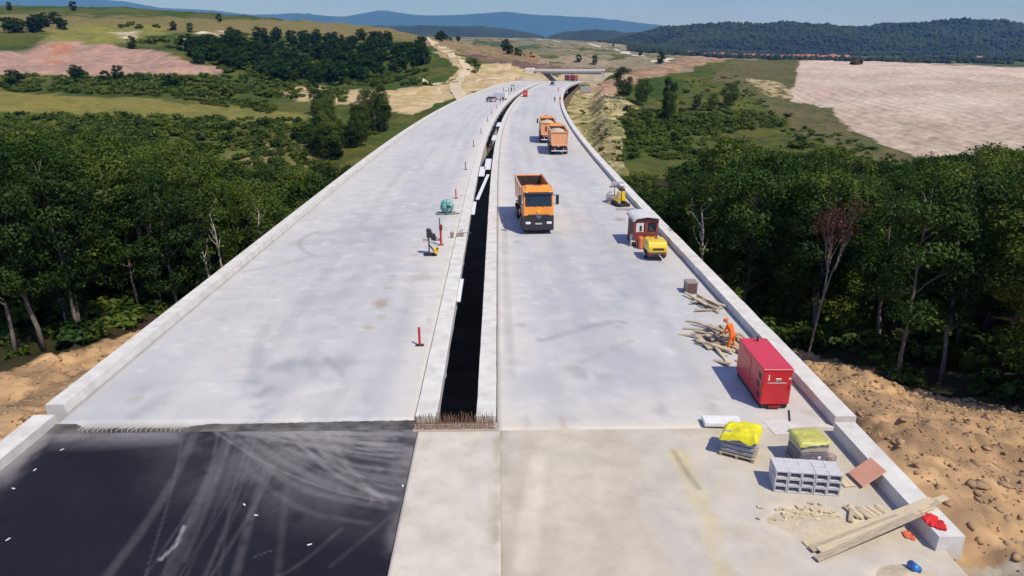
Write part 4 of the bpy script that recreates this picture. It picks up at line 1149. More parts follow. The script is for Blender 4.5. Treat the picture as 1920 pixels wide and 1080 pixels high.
# ------------------------------------------------------------------ kerb blocks, rebar, small structures on the near approach
def on_road(name, s, off, label, cat, group=None, z=0.0, rz=0.0):
    x, y, zz = BR(s, off, z)
    return empty(name, (float(x), float(y), float(zz)), heading_rz(s) + rz, label, cat, group)
def kerb_block(s0, s1, o0, o1, h, label, bevel=0.03):
    prof = [(o0, -0.3), (o0 + 0.02, h), (o1 - 0.02, h), (o1, -0.3)]
    o = sweep('kerb_block', s0, s1, 0.5, prof, M_kerb, None, 0.02, int(s0))
    return tag(o, label, 'kerb')
kerb_block(16.4, 23.0, 12.92, 13.75, 0.52, 'pale concrete kerb block under the pink board and the long planks')
kerb_block(9.0, 14.6, 13.05, 13.85, 0.30, 'pale concrete kerb at the lower right corner')
kerb_block(5.0, 24.5, LEFT_O - 0.85, LEFT_O + 0.02, 0.36, 'pale concrete kerb block beside the black asphalt')

def rebar(s, off, h, bend, seed, r=0.012):
    R = random.Random(seed); x, y, z = BR(s, off, 0); x, y = float(x), float(y)
    m = MB(); lx, ly = R.uniform(-.06, .06), R.uniform(-.05, .05)
    pts = [(x, y, -0.1), (x + lx * .4, y + ly * .4, h * .6), (x + lx, y + ly, h)]
    if bend: pts = [(x, y, -0.25), (x + .03, y + .03, h * .5), (x + .12, y + .12, h), (x + .27, y + .26, h + 0.03)]
    m.tube(pts, r, 5)
    return m
T = on_road('rebar_row', 23.9, -1.75, 'row of upright rusty starter bars across the median gap', 'rebar')
ti = Matrix.Translation(Vector(T.location)) @ Matrix.Rotation(T.rotation_euler.z, 4, 'Z')
ti = ti.inverted()
for k in range(46):
    for row, sv in enumerate((23.72, 24.08)):
        o = rebar(sv + random.uniform(-.05, .05), -3.35 + k * 0.069 + random.uniform(-.02, .02), random.uniform(.38, .58), False, k * 2 + row).build('bar', M_steel)
        o.data.transform(ti); o.parent = T
for k in range(9):
    m = MB(); a = BR(23.68 + k % 3 * .2, -3.4, 0); b = BR(23.68 + k % 3 * .2, -0.15, 0)
    if k < 3:
        m.tube([(float(a[0]), float(a[1]), 0.06), (float(b[0]), float(b[1]), 0.06)], 0.012, 5); o = m.build('cross_bar', M_steel); o.data.transform(ti); o.parent = T
T = on_road('rebar_row', 24.1, -14.4, 'row of bent starter bars in the open joint beside the asphalt', 'rebar')
ti = (Matrix.Translation(Vector(T.location)) @ Matrix.Rotation(T.rotation_euler.z, 4, 'Z')).inverted()
M_rebl = pm('pale_rebar', (0.55, 0.50, 0.45), (0.40, 0.35, 0.30), 30, 0.7)
for k in range(22):
    o = rebar(23.86, -16.6 + k * 0.19 + random.uniform(-.04, .04), random.uniform(0.0, .08), True, 300 + k, 0.016).build('bar', M_rebl)
    o.data.transform(ti); o.parent = T

# formwork panels hanging in the median gap
FW = ['short pale formwork strip hung on the left median beam near the camera', 'narrow pale formwork strip on the left median beam opposite the dump truck', 'long pale plank slanting across the median gap', 'pale formwork sheet filling the left half of the gap beside the slanting plank',
      'pale formwork sheet filling the right half of the gap behind the slanting plank', 'pale formwork block on the right side of the gap, halfway along', 'farthest pale formwork block in the median gap']
for i, (sv, o_, L, w, rz_) in enumerate([(40.5, -2.42, 4.2, .24, 0), (64.5, -2.36, 5.5, .34, 0), (76, -1.72, 15, .34, -.055), (86, -2.1, 7, .7, 0), (92, -1.5, 9, .8, 0.0), (122, -1.35, 7, .75, 0), (146, -1.35, 8, .75, 0)]):
    T = on_road('formwork_panel', sv, o_, FW[i], 'formwork', 'formwork in the median gap', z=-0.02, rz=rz_)
    MB().box((0, 0, 0.0), (w, L, .10)).build('sheet', M_white, T, bevel=.01)
    for k in range(3): MB().box((0.0, -L / 2 + L * (k + .5) / 3, -.10), (w * .9, .08, .08)).build('batten', M_woodp, T)

# ------------------------------------------------------------------ red marker posts
def post(s, off, h, mat, label):
    T = on_road('marker_post', s, off, label, 'post', 'marker posts along the median')
    MB().box((0, 0, h / 2), (.12, .06, h)).build('board', mat, T, bevel=.008)
    MB().box((0, 0, .03), (.42, .22, .06)).build('foot', M_dsteel, T, bevel=.01)
for i, (u, v, h) in enumerate([(787, 648, 1.0), (855, 372, 1.0), (873, 318, 1.0), (888, 275, 1.0), (902, 250, .95), (914, 228, .95), (922, 213, .95), (931, 203, .95)]):
    (s_, o_), = px_so([(u, v)])
    post(s_, o_, h, M_redpost if i < 2 else pm('dull_red_post', (0.22, 0.06, 0.05), (0.15, 0.06, 0.05), 6, .7),
         ['nearest red marker post beside the median beam', 'red marker post behind the teal covered machine', 'first of the dull far marker posts', 'second of the dull far marker posts', 'third of the dull far marker posts', 'fourth of the dull far marker posts', 'fifth of the dull far marker posts', 'farthest of the dull marker posts'][i])

# ------------------------------------------------------------------ trucks
def disc_wheel(name, x, y, r, w, T, rimmat):
    sx = 1 if x > 0 else -1
    m = MB(); m.tube([(x - w / 2, y, r), (x - w / 2 + .05, y, r), (x + w / 2 - .05, y, r), (x + w / 2, y, r)], [r * .93, r, r, r * .93], 22)
    o = m.build(name, M_rubber, T)
    mr = MB(); mr.tube([(x + sx * (w / 2 - .03), y, r), (x + sx * (w / 2 + .012), y, r)], [r * .56, r * .52], 18)
    mr.tube([(x + sx * (w / 2), y, r), (x + sx * (w / 2 + .07), y, r)], [r * .22, r * .18], 12)
    mr.build('rim', rimmat, o)
    return o
def dump_truck(label, loc, rz, loaded, dusty):
    T = empty('dump_truck', loc, rz, label, 'truck', 'orange dump trucks')
    P = M_orange; B = M_orange_d if dusty else M_orange
    MB().box((-.42, -.2, .92), (.09, 8.4, .26)).box((.42, -.2, .92), (.09, 8.4, .26)).box((0, 3.2, .92), (.9, .2, .2)).box((0, -3.8, .92), (.9, .2, .2)).build('chassis', M_dsteel, T)
    cab = MB()
    cab.prism([(2.35, 1.25), (2.35, 3.38), (2.55, 3.62), (3.55, 3.66), (4.02, 3.42), (4.10, 3.28), (4.34, 2.22), (4.44, 1.52), (4.42, 1.25)], -1.22, 1.22)
    cab.build('cab', P, T, bevel=.07, seg=2)
    MB().prism([(2.9, 3.60), (3.0, 3.84), (3.5, 3.84), (3.95, 3.50), (3.9, 3.42), (3.0, 3.55)], -1.0, 1.0).build('roof_fairing', P, T, bevel=.05, seg=2)
    MB().box((0, 3.22, 3.845), (.62, .42, .05)).build('roof_hatch', pm('hatch_brown', (.16, .05, .02), None, 3, .5), T, bevel=.015)
    MB().prism([(4.06, 3.36), (4.30, 2.31), (4.36, 2.31), (4.12, 3.36)], -1.08, 1.08).build('windscreen', M_glass, T, bevel=.02)
    MB().prism([(4.08, 3.34), (4.10, 3.44), (4.32, 3.36), (4.30, 3.28)], -1.16, 1.16).build('sun_visor', M_black, T, bevel=.015)
    for sx in (-1, 1):
        MB().box((sx * 1.14, 4.12, 2.82), (.10, .12, 1.1), rx=.22).build('windscreen_pillar', M_black, T, bevel=.02)
        w = MB(); w.prism([(2.95, 2.38), (2.98, 3.25), (3.85, 3.22), (4.08, 2.38)], sx * 1.215, sx * 1.245); w.build('side_window', M_glass, T)
        MB().box((sx * 1.245, 3.15, 2.2), (.03, .22, .05)).build('door_handle', M_black, T)
        mo = MB().tube([(sx * 1.16, 4.15, 3.25), (sx * 1.46, 4.28, 3.18)], .025, 6).tube([(sx * 1.16, 4.2, 2.45), (sx * 1.46, 4.28, 2.5)], .025, 6).build('mirror_arm', M_black, T)
        MB().box((sx * 1.52, 4.26, 2.84), (.26, .16, .80)).build('mirror', M_black, T, bevel=.05, seg=2)
        MB().box((sx * .86, 4.49, .98), (.44, .10, .22)).build('headlight', M_lamp, T, bevel=.04)
        MB().box((sx * .95, 4.18, 3.45), (.16, .12, .07)).build('marker_light', M_lamp, T, bevel=.02)
        MB().box((sx * 1.10, 3.55, .98), (.26, 1.75, .62)).build('step', M_black, T, bevel=.06)
        for yy in (3.05, 1.35):
            pr = [(yy + .72 * math.cos(a), .56 + .72 * math.sin(a)) for a in np.linspace(0.25, math.pi - .25, 9)]
            MB().prism(pr + [(a, b - .06) for a, b in pr[::-1]], sx * .92, sx * 1.24).build('mudguard', M_black, T)
    MB().prism([(4.40, 1.60), (4.46, 1.60), (4.52, .92), (4.52, .42), (4.40, .34), (3.5, .34), (3.5, .95), (4.30, 1.3)], -1.24, 1.24).build('bumper', M_black, T, bevel=.05, seg=2)
    g = MB().box((0, 4.47, 1.42), (1.7, .06, .52)).build('grille', M_black, T, bevel=.02)
    for k in range(3):
        sl = MB().box((0, 4.52, 1.25 + k * .17), (1.62 - .08 * k, .04, .05))
        for q in range(9): sl.box((-.7 + q * .175, 4.535, 1.25 + k * .17 + .05), (.04, .03, .04))
        sl.build('slat', pm('grille_grey', (.10, .10, .11), None, 4, .4, metal=.6), g)
    e = MB()
    ring = [(.17 * math.cos(a), 4.56, 1.56 + .17 * math.sin(a)) for a in np.linspace(0, 2 * math.pi, 19)]
    e.tube(ring, .018, 6)
    for a in (math.pi / 2, math.pi / 2 + 2.094, math.pi / 2 - 2.094): e.tube([(0, 4.56, 1.56), (.16 * math.cos(a), 4.56, 1.56 + .16 * math.sin(a))], [.035, .008], 6)
    e.build('emblem', M_chrome, T)
    MB().box((.03, 4.42, 1.90), (.24, .05, .24), ry=.785).build('badge', pm('yellow_badge', (.85, .62, .03), None, 5, .4), T, bevel=.02)
    pl = MB().box((0, 4.56, .93), (.52, .02, .12)).build('number_plate', M_white, T)
    tm = MB()
    for k in range(7): tm.box((-.19 + k * .062, 4.575, .93), (.03, .006, .065))
    tm.build('lettering', M_black, pl)
    MB().tube([(-.5, 4.44, 2.36), (.1, 4.36, 2.62)], .014, 5).tube([(.1, 4.44, 2.36), (.7, 4.36, 2.62)], .014, 5).build('wiper', M_black, T)
    MB().box((.62, 4.26, 2.40), (.35, .03, .1)).build('dash_card', M_white, T)
    MB().tube([(.9, 2.2, 1.2), (.9, 2.2, 3.3)], .11, 10).build('air_intake', M_black, T)
    for sx in (-1, 1):
        MB().box((sx * .98, .1, .85), (.46, 1.0, .56)).build('fuel_tank', pm('tank_alu', (.5, .5, .5), None, 4, .35, metal=.8), T, bevel=.08, seg=2)
        for yy in (3.05, 1.35, -1.75, -3.15): disc_wheel('wheel', sx * 1.02, yy, .54, .34 if yy > 0 else .52, T, P if not dusty else M_dsteel)
    # tipper body: floor, flared sides, head board, tailgate
    y0, y1 = -4.55, 2.15
    W0, W1, z0, z1, th = 1.08, 1.27, 1.32, 3.42, .06
    def wall(sx):
        m = MB(); o_ = [(sx * W0, z0), (sx * (W0 + .1), z0 + .45), (sx * W1, z1), (sx * (W1 - th), z1), (sx * (W0 + .1 - th), z0 + .47), (sx * (W0 - .1), z0 + .06)]
        m.prism(o_, y0, y1, axis='y'); return m
    for sx in (-1, 1):
        sd_ = wall(sx).build('side_wall', B, T)
        MB().box((sx * (W1 - .01), (y0 + y1) / 2, z1 + .02), (.14, y1 - y0 + .1, .12)).build('top_rail', pm('pale_rail', (.62, .42, .34), (.5, .32, .24), 2, .6) if not dusty else B, sd_)
        for k in range(3): MB().box((sx * (W1 + .005 - .06), y0 + .9 + k * 2.2, (z0 + z1) / 2 + .2), (.08, .12, 1.5), ry=sx * .07).build('rib', B, sd_)
        MB().box((sx * (W1 - .085), (y0 + y1) / 2, (z0 + z1) / 2 + .28), (.02, y1 - y0 - .2, 1.45), ry=sx * .058).build('liner', M_tub, sd_)
    MB().box((0, y1 - .03 + .11, (z0 + z1) / 2 + .1), (2.34, .03, 2.0), rx=-.12).box((0, y0 + .03, (z0 + z1) / 2), (2.3, .03, 1.85)).build('end_liner', M_tub, T)
    MB().box((0, (y0 + y1) / 2, z0 + .05), (2 * W0 - .1, y1 - y0, .12)).build('body_floor', M_tub, T)
    MB().prism([(y1 - .02, z0), (y1 + .05, z0), (y1 + .32, z1 + .22), (y1 + .24, z1 + .24)], -W1 + .02, W1 - .02).build('head_board', B, T)
    tg = MB().prism([(-1.08, z0), (1.08, z0), (1.19, z0 + .45), (1.25, z1 - .1), (-1.25, z1 - .1), (-1.19, z0 + .45)], y0 - .07, y0, axis='y').build('tailgate', B, T)
    MB().box((0, y0 - .10, z1 - .12), (2.56, .14, .14)).box((0, y0 - .09, z0 + .1), (2.1, .10, .14)).box((-1.15, y0 - .09, 2.35), (.12, .1, 1.9), ry=-.05).box((1.15, y0 - .09, 2.35), (.12, .1, 1.9), ry=.05).build('frame', B, tg, bevel=.015)
    MB().box((0, -4.5, .62), (2.3, .12, .12)).box((-.6, -4.45, .82), (.08, .1, .4)).box((.6, -4.45, .82), (.08, .1, .4)).build('rear_bar', M_white, T)
    for sx in (-1, 1): MB().box((sx * .95, -4.4, .98), (.36, .08, .16)).build('tail_light', pm('tail_red', (.45, .02, .02), None, 4, .3), T)
    if loaded:
        n = 14; V = []
        for i in range(n):
            for j in range(n):
                a, b = i / (n - 1) * 2 - 1, j / (n - 1) * 2 - 1
                V.append((a * 1.17, (y0 + y1) / 2 + b * 3.3, 2.95 + .5 * (1 - a * a) * (1 - .7 * b * b) + random.uniform(-.05, .05)))
        link('load', np_mesh('load', V, grid_quads(n, n), smooth=True), M_sand, T)
    return T
def truck_at(s, off, toward, label, loaded, dusty):
    x, y, z = BR(s, off, 0); dump_truck(label, (float(x), float(y), 0.0), heading_rz(s) + (math.pi + .055 if toward else 0), loaded, dusty)
truck_at(58.6, 3.02, True, 'orange dump truck with empty tipper driving towards the viewer', False, False)
truck_at(104.8, 8.65, False, 'orange dump truck loaded with sand, nearer of the two driving away', True, True)
truck_at(118.5, 7.75, False, 'orange dump truck just ahead of the nearer sand truck driving away', True, True)

# ------------------------------------------------------------------ red generator container
(gs, go), = px_so([(1425, 768)])
G = on_road('generator', gs + 1.6, go + .60, 'large red generator box with white lettering beside the right edge beam', 'generator', rz=-0.02)
MB().box((0, 0, 1.0), (1.2, 3.2, 1.56)).build('housing', M_red, G, bevel=.03)
MB().box((0, 0, 1.81), (1.26, 3.26, .06)).build('roof', pm('faded_red_roof', (.60, .045, .075), (.52, .04, .06), .8, .45), G, bevel=.02)
MB().box((0, 0, .13), (1.12, 3.1, .18)).build('skid', M_dsteel, G, bevel=.03)
MB().tube([(.1, 1.3, 1.84), (.1, 1.3, 2.0), (.05, 1.22, 2.06)], .05, 8).build('exhaust', M_black, G)
for k in range(3):
    MB().box((-.605, -1.25 + (k % 2) * .12, .55 + k * .42), (.02, .30, .26)).build('vent', M_black, G)
MB().box((-.607, .4, 1.0), (.02, 1.0, 1.3)).build('side_door', M_red, G, bevel=.008)
MB().box((0.03, -1.61, 1.36), (.24, .02, .13)).build('window', pm('grey_window', (.25, .18, .16), (.4, .3, .28), 9, .3), G, bevel=.03)
MB().blob((-.36, -1.605, 1.40), (.035, .012, .085), 2, .0).blob((-.365, -1.605, 1.54), (.03, .012, .045), 2, 0).build('figure_logo', M_white, G, smooth=True)
lt = MB(); R = random.Random(4); x_ = -.40
while x_ < .38:
    w_ = R.uniform(.012, .026); h_ = R.choice([.03, .03, .042])
    lt.box((x_ + w_ / 2, -1.608, 1.205 + h_ / 2), (w_, .012, h_)); x_ += w_ + .010
lt.build('lettering', M_white, G)
MB().box((.50, -1.605, 1.42), (.10, .015, .06)).build('sticker', M_white, G)
MB().box((.48, -1.61, 1.0), (.02, .03, .2)).build('door_handle', M_black, G)
MB().box((0, -1.62, .14), (.5, .04, .12)).build('tow_plate', pm('dull_red', (.25, .02, .02), None, 5, .6), G)

# ------------------------------------------------------------------ site hut, tank, compressor, excavator
(hs, ho), = px_so([(1187, 463)])
Hh = on_road('site_hut', hs + 1.35, ho + .95, 'rust-red site hut with white curved roof by the right edge beam', 'hut', rz=0.0)
M_rust = pm('rust_red_paint', (.30, .065, .05), (.20, .06, .05), 2.5, .7, .2, 20)
MB().box((0, -1.2, .62), (1.85, .06, 1.05)).box((-.86, -1.2, 1.5), (.13, .06, .75)).box((0.0, -1.2, 1.5), (.2, .06, .75)).box((.84, -1.2, 1.5), (.17, .06, .75)).box((0, -1.2, 1.98), (1.85, .06, .26)).build('front_wall', M_rust, Hh)
for k in range(4): MB().box((0, -1.235, .25 + k * .24), (1.8, .012, .03)).build('seam', pm('dark_rust', (.14, .035, .03), None, 5, .8), Hh)
MB().box((0, 1.2, 1.1), (1.85, .06, 2.0)).build('back_wall', M_rust, Hh)
MB().box((.90, 0, 1.1), (.06, 2.4, 2.0)).build('side_wall', M_rust, Hh)
MB().box((-.90, -.85, 1.1), (.06, .66, 2.0)).box((-.90, .85, 1.1), (.06, .66, 2.0)).box((-.90, 0, 1.95), (.06, 1.1, .3)).build('door_wall', M_rust, Hh)
MB().box((-.92, .02, .95), (.03, 1.0, 1.65)).build('door', pm('dark_door', (.06, .025, .022), None, 3, .6), Hh)
MB().box((-.48, -1.21, 1.5), (.58, .02, .7)).build('window', M_white, Hh); MB().box((.42, -1.21, 1.5), (.6, .02, .6)).build('window', M_glass, Hh)
MB().box((-.42, -1.235, 1.42), (.16, .02, .4)).build('poster', M_black, Hh)
MB().box((0, 0, .06), (1.9, 2.46, .1)).build('floor_frame', M_dsteel, Hh)
pr = [(-1.08, 1.98), (-1.02, 2.12), (-.85, 2.24), (-.4, 2.34), (0, 2.36), (.5, 2.33), (1.05, 2.22), (1.05, 2.17), (0, 2.30), (-.8, 2.17), (-.98, 1.97)]
MB().prism(pr, -1.42, 1.36, axis='y').build('roof', pm('pale_tin_roof', (.68, .68, .64), (.55, .55, .52), 1.2, .5), Hh)
(ts, to), = px_so([(1197, 465)])
Tk = on_road('fuel_tank', ts - .05, to + .42, 'orange plastic tank between the rusty hut and the yellow compressor', 'tank')
MB().box((0, 0, .45), (.85, .7, .82)).build('tank_body', pm('orange_plastic', (.85, .20, .05), (.75, .17, .05), 2, .5), Tk, bevel=.05, seg=2)
MB().tube([(0, 0, .86), (0, 0, .95)], .12, 12).build('cap', M_black, Tk)
(cs_, co), = px_so([(1185, 460)])
Ch = on_road('chair', cs_ - .2, co + .05, 'white plastic chair beside the orange tank', 'chair')
MB().box((0, 0, .42), (.46, .44, .04)).build('seat', M_white, Ch, bevel=.01)
MB().box((0, .22, .68), (.46, .04, .45), rx=-.15).build('backrest', M_white, Ch, bevel=.01)
for a in (-1, 1):
    for b in (-1, 1): MB().bar((a * .2, b * .19, .40), (a * .24, b * .23, 0), .04, .04).build('leg', M_white, Ch)
    MB().bar((a * .24, -.2, .63), (a * .24, .22, .63), .04, .03).build('armrest', M_white, Ch)
(ks, ko), = px_so([(1213, 490)])
K = on_road('compressor', ks + .95, ko + .72, 'yellow wheeled air compressor by the right edge beam', 'compressor')
M_yel = pm('yellow_enamel', (.85, .58, .012), (.75, .50, .015), 1.5, .35, coat=.4)
MB().prism([(-.95, .62), (-.98, 1.0), (-.8, 1.32), (-.55, 1.40), (.6, 1.40), (.85, 1.25), (.95, .9), (.95, .62)], -.68, .68).build('canopy', M_yel, K, bevel=.07, seg=2)
MB().prism([(-.92, .30), (-.95, .64), (.92, .64), (.9, .34)], -.66, .66).build('lower_body', pm('maroon_grey', (.13, .05, .05), (.10, .07, .07), 2, .6), K, bevel=.03)
MB().box((.05, -.945, .88), (.80, .06, .16)).build('grille', M_black, K)
MB().box((0.1, .2, 1.41), (.18, .3, .03)).build('lift_hatch', M_dsteel, K)
for sx in (-1, 1):
    disc_wheel('wheel', sx * .66, -.05, .33, .2, K, M_white)
    MB().box((sx * .5, -.97, .5), (.18, .04, .1)).build('tail_light', MATS['tail_red'], K)
MB().bar((-.5, -.99, .42), (.5, -.99, .42), .1, .06).build('rear_bar', M_dsteel, K)
MB().tube([(.1, -.98, .5), (.3, -1.1, .25), (.4, -1.3, .05), (.5, -1.35, .04)], .03, 6).build('hose', M_white, K)
MB().bar((0, .9, .4), (0, 1.7, .35), .08, .08).build('drawbar', M_dsteel, K)

(es, eo_), = px_so([(1160, 386)])
E_ = on_road('mini_excavator', es + .3, eo_ + .15, 'small yellow and black tracked machine beside the right edge beam', 'machine', rz=.25)
for sx in (-1, 1):
    MB().prism([(-.75, .10), (-.6, 0), (.6, 0), (.75, .1), (.75, .28), (.6, .38), (-.6, .38), (-.75, .28)], sx * .38, sx * .62).build('track', M_rubber, E_, bevel=.03)
MB().box((0, .1, .62), (.95, 1.0, .45)).build('engine_cover', M_yel, E_, bevel=.08, seg=2)
MB().box((.12, -.42, 1.0), (.32, .22, .9), rx=-.12).build('boom', M_yel, E_, bevel=.03)
MB().box((-.25, -.3, 1.05), (.3, .3, .8)).build('hopper', pm('tan_paint', (.6, .45, .2), None, 3, .6), E_, bevel=.05)
MB().box((.25, .15, 1.28), (.5, .5, .75)).build('operator_seat', M_black, E_, bevel=.12, seg=2)
for sx in (-1, 1): MB().tube([(sx * .42, .45, .8), (sx * .42, .45, 1.75), (sx * .42, -.1, 1.8)], .035, 6).build('roll_bar', M_black, E_)
MB().tube([(-.42, -.1, 1.8), (.42, -.1, 1.8)], .035, 6).tube([(-.42, .45, 1.75), (.42, .45, 1.75)], .035, 6).build('cross_bar', M_black, E_)
MB().box((.1, -.85, .16), (1.2, .1, .34)).build('blade', M_dsteel, E_, bevel=.02)
(bs, bo), = px_so([(1150, 380)])
Bg = on_road('wrapped_load', bs + .25, bo - .1, 'grey and white wrapped load left of the small yellow machine', 'load')
M_wrap = pm('dull_plastic_wrap', (.52, .50, .50), (.36, .34, .35), 6, .35, .4, 9)
MB().blob((0, 0, .55), (.62, .6, .62), 3, .06, 4).build('wrap', M_wrap, Bg)
MB().box((0, 0, .07), (1.1, 1.1, .12)).build('pallet', M_wood, Bg)
(ps, po), = px_so([(1170, 392)])
Pl = on_road('steel_sheet', ps - .3, po + .2, 'flat steel sheets lying in front of the small yellow machine', 'sheet', rz=-.15)
MB().box((0, 0, .04), (2.0, .7, .05)).box((.4, .1, .08), (1.7, .5, .03), rz=.1).build('sheet', pm('grey_sheet', (.4, .38, .38), (.3, .28, .28), 3, .5), Pl)
(ps, po), = px_so([(1150, 352)])
Pl = on_road('pipe_rack', ps, po + .5, 'pale timber frame behind the small yellow machine', 'frame')
MB().box((0, 0, .5), (1.3, .1, .08)).box((-.6, 0, .25), (.08, .08, .5)).box((.6, 0, .25), (.08, .08, .5)).box((0, .5, .3), (1.2, .6, .5)).build('frame', M_wrap, Pl)

# ------------------------------------------------------------------ machines on the left deck
(ms, mo_), = px_so([(806, 480)])
Tr = on_road('power_trowel', ms + .25, mo_ + .05, 'black concrete saw on a frame with yellow disc, left deck', 'machine')
MB().box((-.05, .1, .08), (1.0, .26, .10), rz=-.06).box((0, -.25, .05), (.95, .14, .07)).build('base_frame', M_dsteel, Tr, bevel=.02)
MB().box((-.12, .1, .75), (.09, .09, 1.4)).build('mast', M_black, Tr)
MB().bar((-.1, .1, .75), (.42, -.2, .1), .06, .06).bar((.05, .1, .6), (.38, -.1, .12), .05, .05).build('strut', M_black, Tr)
MB().box((-.05, .1, 1.52), (.42, .38, .42)).box((.22, .05, 1.36), (.3, .36, .46)).blob((-.1, .1, 1.84), (.2, .18, .16), 2, .1, 3).build('engine', M_black, Tr, bevel=.04)
MB().tube([(.32, -.14, 1.3), (.40, -.16, 1.3)], .2, 12).build('air_filter', M_dsteel, Tr)
for z_ in (1.08, 1.2): MB().tube([(-.55, -.05, z_), (-.15, .05, z_)], .025, 6).build('handle', M_black, Tr)
dd = MB(); dd.tube([(.40, -.24, .42), (.47, -.28, .42)], [.26, .26], 20); dd.build('disc_guard', M_yel, Tr)
MB().box((.435, -.28, .46), (.1, .05, .44), ry=.7).box((.36, -.30, .36), (.08, .05, .4), ry=.7).build('stripe', M_black, Tr)
MB().bar((.2, .3, 1.05), (.75, .3, 1.05), .05, .05).bar((.3, .1, 1.3), (.7, .3, 1.1), .05, .05).build('side_arm', M_dsteel, Tr)
(ms, mo_), = px_so([(827, 460)])
Pp = on_road('drill_stand', ms, mo_, 'red upright drill stand with dark top next to the black saw', 'machine')
MB().box((0, 0, .62), (.16, .12, 1.2)).build('column', M_redpost, Pp, bevel=.02)
MB().box((.02, 0, 1.42), (.24, .2, .45)).build('motor', pm('dark_red', (.16, .02, .02), None, 4, .5), Pp, bevel=.04)
MB().box((-.05, 0, 1.85), (.07, .07, .6)).build('rod', M_black, Pp)
MB().box((0, 0, .04), (.4, .3, .08)).build('base_plate', pm('rusty_plate', (.3, .16, .12), None, 6, .8), Pp)
(ms, mo_), = px_so([(838, 403)])
Te = on_road('covered_machine', ms + .4, mo_, 'teal wrapped machine standing on the left deck by the median', 'machine')
M_teal = pm('teal_tarpaulin', (.22, .50, .46), (.12, .30, .29), 3.5, .45, .5, 7)
m = MB().blob((0, 0, .72), (.62, .58, .66), 3, .05, 9); m.build('tarpaulin', M_teal, Te, smooth=False)
for k, (a, b) in enumerate([((-.55, -.4, .9), (.5, -.5, .75)), ((-.4, -.52, .4), (.35, -.45, 1.25)), ((.05, -.62, .2), (.05, -.5, 1.3)), ((-.62, .1, .5), (-.2, -.45, 1.2))]):
    MB().bar(a, b, .07, .07).build('strap', pm('dark_teal_strap', (.05, .13, .13), None, 5, .6), Te)
MB().box((.18, -.60, .82), (.26, .05, .16)).build('opening', M_black, Te)
MB().box((-.15, .05, .07), (1.75, .9, .13), rz=.08).build('base_frame', pm('grey_green', (.13, .17, .17), (.2, .24, .23), 4, .6), Te, bevel=.03)
MB().bar((.5, 0, .12), (1.15, -.1, .06), .12, .08).build('drawbar', MATS['grey_green'], Te)
(ms, mo_), = px_so([(858, 446)])
M_tool = pm('brown_tools', (.38, .27, .23), (.28, .2, .17), 6, .8)
Tb = on_road('tool_box', ms - .2, -3.05, 'open brown toolbox on the left median beam', 'toolbox', z=.17)
MB().box((0, 0, .02), (.5, .32, .04)).box((0, .15, .14), (.5, .03, .24)).box((0, -.15, .14), (.5, .03, .24)).box((.24, 0, .14), (.03, .3, .24)).box((-.24, 0, .14), (.03, .3, .24)).build('box', M_tool, Tb)
for k in range(3): MB().bar((-.1 + k * .09, .1, .1), (-.05 + k * .12, .28, .5), .03, .03).build('tool', M_dsteel, Tb)
MB().bar((.2, .1, .28), (.85, .3, .20), .05, .05).build('lever', M_chrome, Tb)
Bk = on_road('bucket', ms + .05, -3.72, 'small brown bucket standing left of the toolbox', 'bucket')
MB().tube([(0, 0, 0), (0, 0, .42)], [.12, .16], 14).build('pail', M_tool, Bk); MB().tube([(-.15, 0, .42), (0, 0, .58), (.15, 0, .42)], .012, 5).build('handle', M_dsteel, Bk)

# ------------------------------------------------------------------ timber, blocks, pallets on the right
(bs, bo), = px_so([(1287, 552)])
Bx = on_road('timber_box', bs + .42, bo + .34, 'small square wooden box against the right edge beam', 'box')
M_grwood = pm('grey_wood', (.33, .27, .25), (.24, .19, .17), 4, .85, .2, 20)
MB().box((0, 0, .36), (.66, .8, .7)).build('body', M_grwood, Bx, bevel=.02)
MB().box((0, -.41, .36), (.54, .02, .56)).build('front_panel', pm('dark_plum_panel', (.16, .075, .07), None, 4, .7), Bx)
hd = MB(); hd.tube([(.16 * math.cos(a), -.43, .36 + .09 * math.sin(a)) for a in np.linspace(math.pi * 1.1, math.pi * 1.9, 7)], .014, 5); hd.build('handle', M_grwood, Bx)
for (z_) in (.02, .70): MB().box((0, 0, z_ + .01), (.70, .84, .04)).build('rim', M_grwood, Bx)

PM = []
for k, (L, w, h) in enumerate([(1.0, .10, .05), (1.5, .12, .05), (2.0, .10, .08), (1.3, .20, .03), (.8, .14, .06)]):
    a = MB().box((0, 0, h / 2), (w, L, h)).mesh('plank', bevel=.006); a.materials.append(M_wood); PM.append(a)
    a = MB().box((0, 0, h / 2), (w, L, h)).mesh('plank', bevel=.006); a.materials.append(M_woodp); PM.append(a)
def plank(x, y, z, rz, tilt, k, label, group, scale=1.0, name='plank'):
    o = link(name, PM[k]); o.location = (x, y, z); o.rotation_euler = (tilt, 0, rz); o.scale = (1.35, scale, 1.3)
    return tag(o, label, 'plank', group)
R = random.Random(21)
(p0s, p0o), (p1s, p1o) = px_so([(1325, 572), (1348, 640)])
for i in range(17):
    x, y, _ = BR(p0s + R.uniform(-1.1, 1.1), p0o + R.uniform(-.55, .35) - .15 * 0, 0)
    plank(float(x), float(y), .02 + .045 * (i // 3), R.uniform(.35, .75) + (R.random() < .15) * 1.2, R.uniform(-.06, .08), R.choice([0, 1, 2, 3, 4, 5, 8]), 'weathered board in the smaller timber pile next to the wooden box', 'boards of the smaller timber pile')
